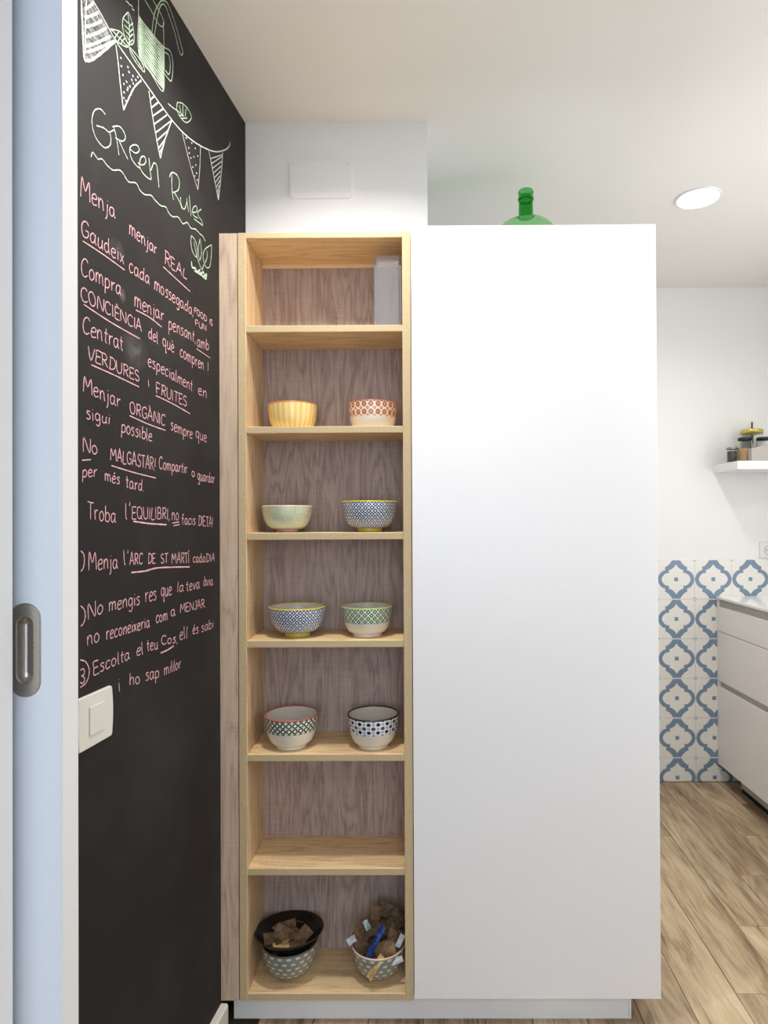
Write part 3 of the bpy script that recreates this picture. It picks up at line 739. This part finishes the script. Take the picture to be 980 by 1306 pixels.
# ---------------------------------------------------------------- bowls
CER = plain('cream_glaze', lin(226, 216, 200), 0.22, 0.5); CERI = plain('inner_glaze', lin(214, 208, 198), 0.2, 0.5)
def bowl_pattern(kind):
    s = N('glaze_' + kind, 0.22, 0.5); uv = s.sep(s.co('UV')); u, v = uv[0], uv[1]      # v: arc from the rim, decimetres
    A, B = lambda a, b: s.M('ADD', a, b), lambda a, b: s.M('MULTIPLY', a, b)
    def cell(nu, pv):
        return B(u, float(nu)), B(v, 1.0/pv)
    def dist(a, b, ao=0.0, bo=0.0):
        da = s.M('SUBTRACT', s.M('FRACT', A(a, ao)), 0.5); db = s.M('SUBTRACT', s.M('FRACT', A(b, bo)), 0.5)
        return s.M('SQRT', A(B(da, da), B(db, db)))
    cream = lin(228, 220, 204)
    if kind == 'yellow':
        w = s.M('SINE', B(u, 2*PI*26)); n = s.noise(s.co('Object'), 40, 2)
        c = s.mix(s.M('MULTIPLY_ADD', w, 0.5, 0.5), lin(232, 188, 92), lin(240, 222, 158))
        c = s.mix(B(s.gt(s.M('SINE', B(v, 2*PI*22)), 0.75), 0.30), c, lin(250, 236, 190)); c = s.mix(B(n, 0.25), c, lin(206, 200, 130))
    elif kind == 'terracotta':
        a, b = cell(22, 0.21); d = dist(a, b); d2 = dist(a, b, 0.5, 0.5)
        ring = s.lt(s.M('ABSOLUTE', s.M('SUBTRACT', d, 0.24)), 0.11); dot = s.lt(d, 0.09); dot2 = B(s.gt(d2, 0.08), s.lt(d2, 0.20))
        m = s.M('MAXIMUM', s.M('MAXIMUM', ring, dot), dot2)
        c = s.mix(m, lin(238, 216, 194), lin(172, 102, 70)); c = s.mix(s.gt(v, 0.42), c, cream)
    elif kind == 'hatch':
        a, b = cell(12, 0.24); ca = s.M('FLOOR', a); cb = s.M('FLOOR', b)
        par = s.gt(s.M('FRACT', B(A(ca, cb), 0.5)), 0.25)
        h = s.gt(s.M('SINE', B(b, 2*PI*5)), 0.35); w = s.gt(s.M('SINE', B(a, 2*PI*6)), 0.35)
        m = A(B(par, h), B(s.M('SUBTRACT', 1.0, par), w))
        c = s.mix(B(m, 0.75), lin(216, 216, 184), lin(140, 176, 156))
    elif kind == 'blue':
        a, b = cell(27, 0.178); p, q = A(a, b), s.M('SUBTRACT', a, b)
        lines = s.M('MAXIMUM', s.lt(s.tri(p), 0.10), s.lt(s.tri(q), 0.10)); d = dist(p, q, 0.5, 0.5)
        c = s.mix(lines, lin(34, 56, 98), lin(222, 228, 236)); c = s.mix(s.lt(d, 0.20), c, lin(232, 238, 244))
    elif kind == 'green':
        a, b = cell(24, 0.18); p, q = A(a, b), s.M('SUBTRACT', a, b)
        lines = s.M('MAXIMUM', s.lt(s.tri(p), 0.10), s.lt(s.tri(q), 0.10)); d = dist(p, q, 0.5, 0.5)
        c = s.mix(lines, lin(74, 122, 102), lin(236, 240, 220)); c = s.mix(s.lt(d, 0.15), c, lin(236, 240, 214)); c = s.mix(s.gt(v, 0.42), c, cream)
    elif kind == 'rings':
        a, b = cell(28, 0.150); b = A(b, -0.43); d = dist(a, b); d2 = dist(a, b, 0.5, 0.5)
        ring = s.lt(s.M('ABSOLUTE', s.M('SUBTRACT', d, 0.37)), 0.12); diag = s.lt(s.M('ABSOLUTE', s.M('SUBTRACT', s.tri(A(a, b)), 0.5)), 0.06)
        c = s.mix(ring, lin(232, 234, 218), lin(40, 62, 48)); c = s.mix(s.lt(d2, 0.07), c, lin(40, 62, 48)); c = s.mix(s.gt(v, 0.40), c, cream)
    elif kind == 'dots':
        a, b = cell(17, 0.22); d = dist(a, b); d2 = dist(a, b, 0.5, 0.5)
        e = s.M('MINIMUM', d, d2); g = s.M('MINIMUM', dist(a, b, 0.5, 0.0), dist(a, b, 0.0, 0.5))
        c = s.mix(s.lt(g, 0.16), lin(228, 230, 232), lin(160, 180, 206)); c = s.mix(s.lt(e, 0.21), c, lin(24, 22, 24)); c = s.mix(s.lt(d2, 0.05), c, lin(190, 190, 190)); c = s.mix(s.gt(v, 0.42), c, cream)
    else:   # grey with pale dashes
        a, b = cell(20, 0.15); ax = s.M('ABSOLUTE', s.M('SUBTRACT', s.M('FRACT', A(a, B(s.M('FLOOR', b), 0.5))), 0.5)); bx_ = s.M('ABSOLUTE', s.M('SUBTRACT', s.M('FRACT', b), 0.5))
        n = s.noise(s.co('Object'), 220, 2)
        c = s.mix(B(n, 0.8), lin(112, 116, 112), lin(160, 164, 154)); c = s.mix(B(s.lt(ax, 0.24), s.lt(bx_, 0.2)), c, lin(208, 208, 192))
    s.color(c); return s.m
def bowl(label, x, y, z, r, h, fr, fh, pat, rimc, footc, kind='round', group=None, tilt=None):
    """turned bowl: wall radius r at the rim, height h, foot radius fr and height fh"""
    t = thing('bowl', label, 'bowl', (x, y, z), group)
    bm = bmesh.new(); uvl = bm.loops.layers.uv.new('UVMap'); out = []; hb = h - fh; th = 0.0035
    P = {'round': 1.0, 'deep': 0.62, 'wide': 1.15}[kind]
    for i in range(19):
        a = i/18*PI/2
        if kind == 'deep':      # steep sides, rounded shoulder above the foot
            rr = fr*0.96 + (r - fr*0.96)*math.sin(PI/2 - a)**0.74 if i < 18 else fr*0.96
            zz = fh + hb*(1 - math.sin(a)**1.35)
        else:
            rr = fr + (r - fr)*math.cos(a)**0.78 if i < 18 else fr
            zz = fh + hb*(1 - math.sin(a)**1.15)
        out.append((rr, zz))
    lathe(bm, out, 72, 0, uvl)
    inn = [(max(q[0] - th, 0.004), q[1] + (0.0 if i < 6 else th*0.9)) for i, q in enumerate(out)]; inn[-1] = (0.002, fh + th)
    lathe(bm, inn[::-1], 72, 1, uvl); bmesh.ops.remove_doubles(bm, verts=bm.verts, dist=1e-6)
    bmesh.ops.recalc_face_normals(bm, faces=bm.faces)
    obj('bowl_wall', bm, [pat, CERI], t)
    bm = bmesh.new(); zc = h; rc_ = r - th/2
    lathe(bm, [(r + 0.0004, zc - 0.0022), (r + 0.0005, zc - 0.0004), (rc_ + 0.0012, zc + 0.0010), (rc_, zc + 0.0014), (rc_ - 0.0012, zc + 0.0010), (r - th - 0.0004, zc - 0.0004), (r - th - 0.0003, zc - 0.0016)], 72)
    obj('rim', bm, rimc, t)
    bm = bmesh.new(); fo = 0.0012 if kind == 'deep' else 0.0
    lathe(bm, [(fr - 0.0035, fh), (fr - 0.0030, 0.0008), (fr - 0.0018, 0.0), (fr + fo, 0.0003), (fr + fo + 0.0012, 0.003), (fr + 0.0006, fh*0.7), (fr + 0.0004, fh + 0.0008)], 56)
    obj('foot_ring', bm, footc, t)
    return t
RED = plain('rim_red', lin(176, 98, 88), 0.3); YEL = plain('rim_yellow', lin(208, 186, 62), 0.3); BLK = plain('rim_black', lin(34, 30, 30), 0.3); LIME = plain('rim_lime', lin(178, 196, 120), 0.3)
PKF = plain('foot_pink', lin(206, 150, 138), 0.35); ORR = plain('rim_orange', lin(206, 124, 76), 0.3); YF = plain('foot_ochre', lin(226, 180, 92), 0.3); PKR = plain('rim_blush', lin(226, 196, 178), 0.3)
BLUE = bowl_pattern('blue'); GREY = bowl_pattern('grey')
bowl('yellow striped bowl on the second shelf from the top', -0.3625, 1.752, 1.5778, 0.0672, 0.0705, 0.046, 0.004, bowl_pattern('yellow'), ORR, YF)
bowl('terracotta and cream patterned bowl on the second shelf from the top', -0.1398, 1.752, 1.5778, 0.0677, 0.0730, 0.050, 0.004, bowl_pattern('terracotta'), RED, CER, 'deep')
bowl('pale green hatched bowl with pink foot', -0.3780, 1.750, 1.2964, 0.0688, 0.0722, 0.0300, 0.0085, bowl_pattern('hatch'), PKR, PKF)
bowl('blue lattice bowl with yellow foot on the third shelf, beside the pale green hatched bowl', -0.1500, 1.750, 1.2964, 0.0775, 0.0835, 0.0340, 0.0110, BLUE, YEL, YEL)
bowl('blue lattice bowl with yellow foot on the fourth shelf, beside the green and cream bowl', -0.3494, 1.745, 1.0121, 0.0783, 0.0810, 0.0345, 0.0120, BLUE, YEL, YEL)
bowl('green latticed bowl with plain cream lower half', -0.1575, 1.745, 1.0121, 0.0697, 0.0815, 0.0395, 0.0090, bowl_pattern('green'), LIME, CER, 'deep')
bowl('cream bowl with dark green ring pattern and red rim', -0.3660, 1.738, 0.7123, 0.0728, 0.0880, 0.0415, 0.0090, bowl_pattern('rings'), RED, CER, 'deep')
bowl('cream bowl with black dots and pale blue marks, black rim', -0.1417, 1.738, 0.7123, 0.0702, 0.0875, 0.0405, 0.0090, bowl_pattern('dots'), BLK, CER, 'deep')
bowl('grey dashed bowl under the black bowl on the bottom shelf', -0.3740, 1.750, 0.0853, 0.0765, 0.0910, 0.0290, 0.0085, GREY, plain('rim_grey', lin(96, 92, 88), 0.35), PKF)
bowl('grey dashed bowl piled with sachets at the right of the bottom shelf', -0.1300, 1.748, 0.0853, 0.0745, 0.0850, 0.0290, 0.0085, GREY, PKR, PKF)
# black lacquer bowl, tipped a little inside the grey one
BLKG = N('black_lacquer', 0.25, 0.5).color((0.010, 0.009, 0.009)).m
bb = thing('black_bowl', 'black bowl of brown sachets nested in the left grey bowl', 'bowl', (-0.3765, 1.7480, 0.1300)); bb.rotation_euler = (math.radians(-5), math.radians(-0.5), 0)
bm = bmesh.new(); pr = []
for i in range(15):
    a = i/14*PI/2; q_ = 1 - math.sin(a)**1.3; pr.append((0.030 + 0.0635*q_**1.0 if i < 14 else 0.030, 0.0015 + 0.0700*q_))
lathe(bm, pr, 72); inn = [(q[0] - 0.003, q[1] + (0 if i < 4 else 0.003)) for i, q in enumerate(pr)]; inn[-1] = (0.001, 0.0045); lathe(bm, inn[::-1], 72)
lathe(bm, [(0.0935, 0.0715), (0.0945, 0.0725), (0.0935, 0.0735), (0.0905, 0.0715)], 72)
lathe(bm, [(0.030, 0.0015), (0.029, 0.0), (0.001, 0.0)], 72); bmesh.ops.remove_doubles(bm, verts=bm.verts, dist=1e-5); bmesh.ops.recalc_face_normals(bm, faces=bm.faces)
obj('bowl_wall', bm, BLKG, bb, True)

# sachets
def paper(name, a, b, rough=0.6):
    s = N(name, rough, 0.3); n = s.noise(s.co('Object'), 70, 4, 0.6, 0.5); s.color(s.ramp(n, [(0.35, a), (0.65, b)])); s.bump(n, 0.5, 0.002); return s.m
KRAFT = paper('kraft_paper', lin(104, 80, 58), lin(146, 116, 86)); KRAFT2 = paper('dark_kraft_paper', lin(82, 66, 50), lin(116, 96, 74)); TAN = paper('printed_tan_paper', lin(176, 140, 84), lin(224, 196, 140)); FOILB = paper('blue_foil', lin(20, 36, 92), lin(60, 96, 176), 0.25); CLR = paper('white_wrapper', lin(200, 204, 208), lin(240, 242, 244), 0.3)
OCH = paper('ochre_wrapper', lin(150, 104, 30), lin(206, 156, 60)); TEAL = paper('green_white_wrapper', lin(90, 140, 120), lin(220, 230, 228))
def sachet_mesh(w, h, seed, puff=0.0035, nx=8, ny=5):
    r = random.Random(seed); bm = bmesh.new(); grid = {}
    f1, f2 = r.uniform(0, 6), r.uniform(0, 6)
    for sgn in (1, -1):
        for i in range(nx+1):
            for j in range(ny+1):
                u, v = i/nx, j/ny
                e = (math.sin(PI*min(max((u-0.1)/0.8, 0), 1)) * math.sin(PI*v))**0.6 if 0.1 < u < 0.9 and 0 < v < 1 else 0.0
                bend = 0.003*math.sin(3*u + f1) + 0.002*math.sin(4*v + f2)
                cr = (0.0006 if i in (0, nx) and j % 2 else 0) + (r.uniform(-1, 1)*0.0007 if e else 0)
                if sgn == -1 and (i in (0, nx) or j in (0, ny)): grid[sgn, i, j] = grid[1, i, j]; continue
                grid[sgn, i, j] = bm.verts.new(((u-0.5)*w, (v-0.5)*h, sgn*(puff*e + 0.0002) + bend + cr))
        for i in range(nx):
            for j in range(ny):
                q = [grid[sgn, i, j], grid[sgn, i+1, j], grid[sgn, i+1, j+1], grid[sgn, i, j+1]]
                bm.faces.new(q if sgn == 1 else q[::-1])
    return bm
def sachet(name, label, mat, w, h, loc, rot, seed, puff=0.0035, group=None):
    o = obj(name, sachet_mesh(w, h, seed, puff), mat); o.location = loc; o.rotation_euler = [math.radians(a) for a in rot]
    return tag(o, label, 'sachet', group)
G1, G2 = 'brown paper sachets in the black bowl', 'brown paper sachets piled in the right grey bowl'
L1, L2 = 'brown paper sachet lying in the black bowl', 'brown paper sachet in the heap in the right grey bowl'
cx, cy, cz = -0.377, 1.7465, 0.178
for i, (dx, dy, dz, rx, ry, rz, m) in enumerate([(-0.052, -0.010, 0.006, 18, 20, 30, KRAFT), (-0.034, 0.024, 0.012, 30, 8, 70, KRAFT), (-0.010, 0.030, 0.016, 42, -8, 15, KRAFT), (0.006, 0.008, 0.014, 25, 12, -30, KRAFT2),
      (0.046, -0.004, 0.012, 30, -24, 48, KRAFT), (0.032, -0.034, 0.004, 12, -10, 10, KRAFT), (-0.012, -0.040, 0.004, 16, 6, 24, TAN), (-0.036, -0.036, 0.002, 22, 14, -42, KRAFT2), (0.010, -0.012, 0.0, 4, 4, 80, KRAFT2), (-0.018, -0.004, 0.018, 50, 20, -10, KRAFT)]):
    if m is TAN: sachet('sachet', 'pale tan printed sachet at the front of the black bowl', m, 0.050, 0.030, (cx+dx*0.8, cy+dy*0.8, cz+dz), (rx, ry, rz), 20+i)
    else: sachet('sachet', L1, m, 0.046, 0.034, (cx+dx*0.86, cy+dy*0.86, cz+dz), (rx, ry, rz), 20+i, 0.0035, G1)
cx, cy, cz = -0.130, 1.748, 0.165
for i, (dx, dz, dy, w, h, rx, ry, rz, m) in enumerate([(-0.050, 0.020, 0.0, .050, .036, 60, 30, 15, KRAFT), (-0.044, 0.000, -0.02, .050, .034, 55, 25, 10, KRAFT2), (0.020, 0.012, -0.040, .056, .036, 62, -18, 4, KRAFT), (0.028, 0.048, 0.0, .040, .034, 62, -35, -12, KRAFT2),
      (0.048, 0.052, 0.024, .048, .036, 70, 60, 0, KRAFT2), (-0.010, 0.066, 0.030, .030, .036, 74, 10, 10, KRAFT), (0.020, 0.066, 0.040, .050, .034, 66, 12, -8, KRAFT2), (0.045, 0.026, -0.016, .048, .034, 50, 42, 20, KRAFT), (-0.020, 0.034, 0.012, .050, .034, 52, -12, 24, KRAFT2),
      (0.000, -0.004, 0.010, .050, .034, 12, 8, 50, KRAFT2), (0.030, -0.006, 0.020, .050, .034, 10, -14, 10, KRAFT2), (-0.030, -0.006, 0.030, .050, .034, 20, 10, 70, KRAFT), (0.000, 0.024, 0.036, .05, .034, 30, 0, 10, KRAFT)]):
    sachet('sachet', L2, m, w, h, (cx+dx, cy+dy, cz+dz), (rx, ry, rz), 50+i, 0.0035, G2)
sachet('sugar_stick', 'shiny dark blue stick sachet lying across the heap in the right grey bowl', FOILB, 0.100, 0.015, (-0.1360, 1.700, 0.1960), (68, -63, 4), 90, 0.0045)
sachet('sugar_stick', 'pale tan printed stick sachet hanging over the front of the right grey bowl', TAN, 0.068, 0.017, (-0.1330, 1.6790, 0.1480), (64, -58, 6), 91, 0.004)
sachet('sugar_stick', 'ochre stick sachet at the front of the right grey bowl', OCH, 0.040, 0.013, (-0.1120, 1.6900, 0.1500), (68, -95, 0), 92, 0.003)
sachet('sugar_stick', 'ochre stick sachet beside the tan printed one in the right grey bowl', OCH, 0.036, 0.011, (-0.0990, 1.6910, 0.1520), (68, -84, 0), 93, 0.003)
sachet('sachet', 'white wrapper corner sticking out left of the heap in the right grey bowl', CLR, 0.026, 0.017, (-0.2010, 1.722, 0.1900), (80, -35, 0), 94, 0.003)
sachet('sachet', 'small green and white wrapper standing up left of the blue stick', TEAL, 0.024, 0.014, (-0.1610, 1.735, 0.2230), (70, 66, 0), 95, 0.002)
sachet('sachet', 'crumpled white wrapper at the lower right of the right grey bowl', CLR, 0.030, 0.014, (-0.0760, 1.692, 0.1560), (60, -24, 0), 96, 0.003)
sachet('sachet', 'crumpled white wrapper against the shelf side in the right grey bowl', CLR, 0.034, 0.014, (-0.0690, 1.712, 0.1960), (70, -66, 0), 97, 0.003)

# ---------------------------------------------------------------- glass
def glass(name, col, rough=0.02, ior=1.46):
    s = N(name, rough, 0.5); s.color(col); s.b.inputs['Transmission Weight'].default_value = 1.0; s.b.inputs['IOR'].default_value = ior; return s.m
GCLR = glass('clear_glass', (0.86, 0.87, 0.92), 0.22, 1.15); GCLR.node_tree.nodes['Principled BSDF'].inputs['Transmission Weight'].default_value = 0.88; GJAR = glass('jar_glass', (0.95, 0.97, 0.95), 0.03, 1.2); GGRN = glass('green_glass', (0.62, 0.90, 0.62), 0.03, 1.12)
v = thing('glass_vase', 'clear square glass vase on the top shelf of the wooden unit', 'vase', (-0.0955, 1.752, 1.8454))
bm = bmesh.new(); hw = 0.0375
for (w_, z0, z1) in ((hw, 0.0, 0.205), (hw - 0.003, 0.008, 0.2051)):
    b2 = bmesh.new(); bx(b2, -w_, w_, -w_, w_, z0, z1)
    bmesh.ops.bevel(b2, geom=[e for e in b2.edges if max(e.verts[0].co.z, e.verts[1].co.z) < z1 or abs(e.verts[0].co.z - e.verts[1].co.z) > 0.05], offset=0.007 if z0 == 0 else 0.005, segments=4, affect='EDGES')
    b2.faces.ensure_lookup_table(); bmesh.ops.delete(b2, geom=[f for f in b2.faces if f.calc_center_median().z > z1 - 1e-4], context='FACES')
    if z0: bmesh.ops.reverse_faces(b2, faces=b2.faces)
    me = bpy.data.meshes.new('tmp'); b2.to_mesh(me); b2.free(); bm.from_mesh(me); bpy.data.meshes.remove(me)
lo = sorted([e for e in bm.edges if e.is_boundary], key=lambda e: e.calc_length())
try: bmesh.ops.bridge_loops(bm, edges=[e for e in bm.edges if e.is_boundary])
except Exception: pass
obj('vase_wall', bm, GCLR, v)
dj = thing('demijohn', 'green glass demijohn standing on top of the tall white cabinet', 'bottle', (0.349, 2.130, 2.0905))
bm = bmesh.new()
pr = [(0.060, 0.0), (0.090, 0.002), (0.104, 0.012), (0.112, 0.04), (0.116, 0.09), (0.116, 0.14), (0.112, 0.172), (0.101, 0.203), (0.086, 0.222), (0.066, 0.236), (0.046, 0.245), (0.031, 0.251), (0.026, 0.256)]
lathe(bm, pr, 64); lathe(bm, [(max(r-0.0028, 0.001), z + (0.003 if i < 3 else 0)) for i, (r, z) in enumerate(pr)][::-1], 64)
bm.verts.ensure_lookup_table(); obj('bottle_body', bm, GGRN, dj, True)
GG2 = glass('green_glass_dark', (0.16, 0.60, 0.20), 0.03, 1.2)
bm = bmesh.new(); npz = [(0.026, 0.256), (0.0246, 0.266), (0.0240, 0.300), (0.0236, 0.318)]; lathe(bm, npz, 48); lathe(bm, [(r-0.0028, z) for r, z in npz][::-1], 48); obj('bottle_neck', bm, GG2, dj, True)
bm = bmesh.new(); lathe(bm, [(0.0212, 0.310), (0.0252, 0.3115), (0.0268, 0.316), (0.0268, 0.322), (0.0250, 0.3265), (0.0240, 0.329), (0.0250, 0.3315), (0.0262, 0.336), (0.0260, 0.342), (0.0240, 0.346), (0.0218, 0.346), (0.0208, 0.342), (0.0208, 0.312), (0.0212, 0.310)], 48)
obj('bottle_lip', bm, GG2, dj, True)

# ---------------------------------------------------------------- kitchen side: wall shelf with jars
ws = tag(box('wall_shelf', 1.4700, 2.118, 2.970, 3.2185, 1.5588, 1.5985, WHITE2, None, 0.0015), 'white floating wall shelf holding jars', 'shelf')
ST = 1.5985
LIDB = plain('lid_black', lin(30, 30, 30), 0.4); LIDG = plain('lid_gold', lin(206, 190, 96), 0.3, metal=0.4); LIDS = plain('lid_steel', lin(150, 152, 140), 0.3, metal=0.6); SEED = plain('dark_seeds', lin(88, 84, 80), 0.8, bscale=700); GRAIN = plain('tan_grains', lin(206, 168, 118), 0.8, bump=0.6, bscale=500); NUT = plain('pale_flakes', lin(210, 200, 170), 0.8, bscale=400)
def jar(label, x, y, r, h, lid, fill, ff, lidh=0.012, neck=0.82):
    t = thing('jar', label, 'jar', (x, y, ST))
    b = bmesh.new(); p = [(r*0.85, 0), (r, 0.004), (r, h*0.80), (r*neck, h*0.92), (r*neck, h)]
    lathe(b, p, 40); lathe(b, [(q[0]-0.0018, q[1] + (0.003 if i < 2 else 0)) for i, q in enumerate(p)][::-1], 40); obj('jar_glass', b, GJAR, t, True)
    b = bmesh.new(); lathe(b, [(0.001, h - 0.002), (r*neck + 0.002, h - 0.002), (r*neck + 0.0025, h + lidh - 0.003), (r*neck, h + lidh), (0.001, h + lidh)], 40); obj('lid', b, lid, t, True)
    b = bmesh.new(); lathe(b, [(0.001, 0.0035), (r - 0.004, 0.005), (r - 0.0025, 0.012), (r - 0.0025, h*ff), (0.001, h*ff + 0.003)], 32); obj('contents', b, fill, t, True)
    return t
jar('small jar of dark seeds at the left end of the wall shelf', 1.5000, 3.085, 0.0235, 0.066, LIDS, SEED, 0.85, 0.010, 1.0)
jar('jar of tan grains with a black lid, second from the left on the wall shelf', 1.5520, 3.060, 0.0335, 0.107, LIDB, GRAIN, 0.62, 0.012, 0.9)
jar('black lidded jar partly hidden behind the grey box, at the right on the wall shelf', 1.6400, 3.052, 0.0350, 0.107, LIDB, NUT, 0.55, 0.012, 0.95)
jar('large jar with a gold lid behind the smaller jars', 1.6320, 3.152, 0.0580, 0.150, LIDG, NUT, 0.5, 0.020, 0.86)
tx = thing('storage_box', 'low warm grey box standing in front of the jars', 'box', (1.640, 3.005, ST))
GB = plain('grey_board', lin(180, 173, 168), 0.6)
bm = bmesh.new(); pts = [(-0.094, 0.060), (-0.02, 0.078), (0.10, 0.090)]
for y0, y1 in ((-0.018, -0.014), (0.010, 0.014)):
    A = [bm.verts.new((x, y0, 0)) for x, z in pts] + [bm.verts.new((x, y0, z)) for x, z in pts[::-1]]
    B = [bm.verts.new((x, y1, 0)) for x, z in pts] + [bm.verts.new((x, y1, z)) for x, z in pts[::-1]]
    bm.faces.new(A); bm.faces.new(B[::-1])
    for i in range(6): bm.faces.new((A[i], B[i], B[(i+1)%6], A[(i+1)%6]))
bmesh.ops.recalc_face_normals(bm, faces=bm.faces); obj('side', bm, GB, tx)
b = bmesh.new(); bx(b, -0.094, 0.10, -0.014, 0.010, 0, 0.003); bx(b, -0.094, -0.091, -0.014, 0.010, 0.003, 0.060); obj('base', b, GB, tx)
o = tag(box('stick', 1.6495, 1.6555, 3.186, 3.192, ST + 0.0, ST + 0.215, plain('dark_stick', lin(50, 46, 44)), None), 'thin dark stick standing behind the gold lidded jar', 'stick')

# ---------------------------------------------------------------- kitchen side: base units and worktop
FX = 1.4800; YE, YN = 3.2115, 0.95
bc = thing('base_cabinet', 'white handleless base unit with three deep drawers', 'cabinet', (1.80, 2.1, 0))
CH = plain('channel_grey', lin(176, 172, 160), 0.35, 0.5)
box('carcass', FX + 0.020, 2.118, YN, YE, 0.0930, 0.9235, WARMW, bc)
box('end_strip', FX, FX + 0.0195, 3.1990, YE, 0.0930, 0.9235, WARMW, bc)
for y0, y1 in ((2.30, 3.1975), (1.40, 2.297), (YN, 1.397)):
    for z0, z1 in ((0.7635, 0.8860), (0.5150, 0.7605), (0.0930, 0.4850)):
        d = box('drawer_front', FX, FX + 0.0195, y0, y1, z0, z1, WARMW, bc, 0.001)
for z0, z1 in ((0.8870, 0.9235), (0.4860, 0.5140)):
    box('grip_channel', FX + 0.012, FX + 0.0198, YN, 3.1985, z0, z1, CH, bc)
box('plinth', FX + 0.050, FX + 0.064, YN, 3.08, 0.026, 0.0925, CH, bc); box('plinth_gap_shade', FX + 0.056, FX + 0.062, YN, 3.08, 0.0005, 0.0259, DARK, bc)  # dark strip stands in for the shaded gap below the plinth
wt = tag(box('worktop', FX - 0.004, 2.118, YN - 0.01, 3.2120, 0.9240, 0.9365, N('glossy_white_worktop', 0.14, 0.5).color(lin(242, 242, 240)).m, None, 0.0015), 'thin glossy white worktop over the base drawers', 'worktop')
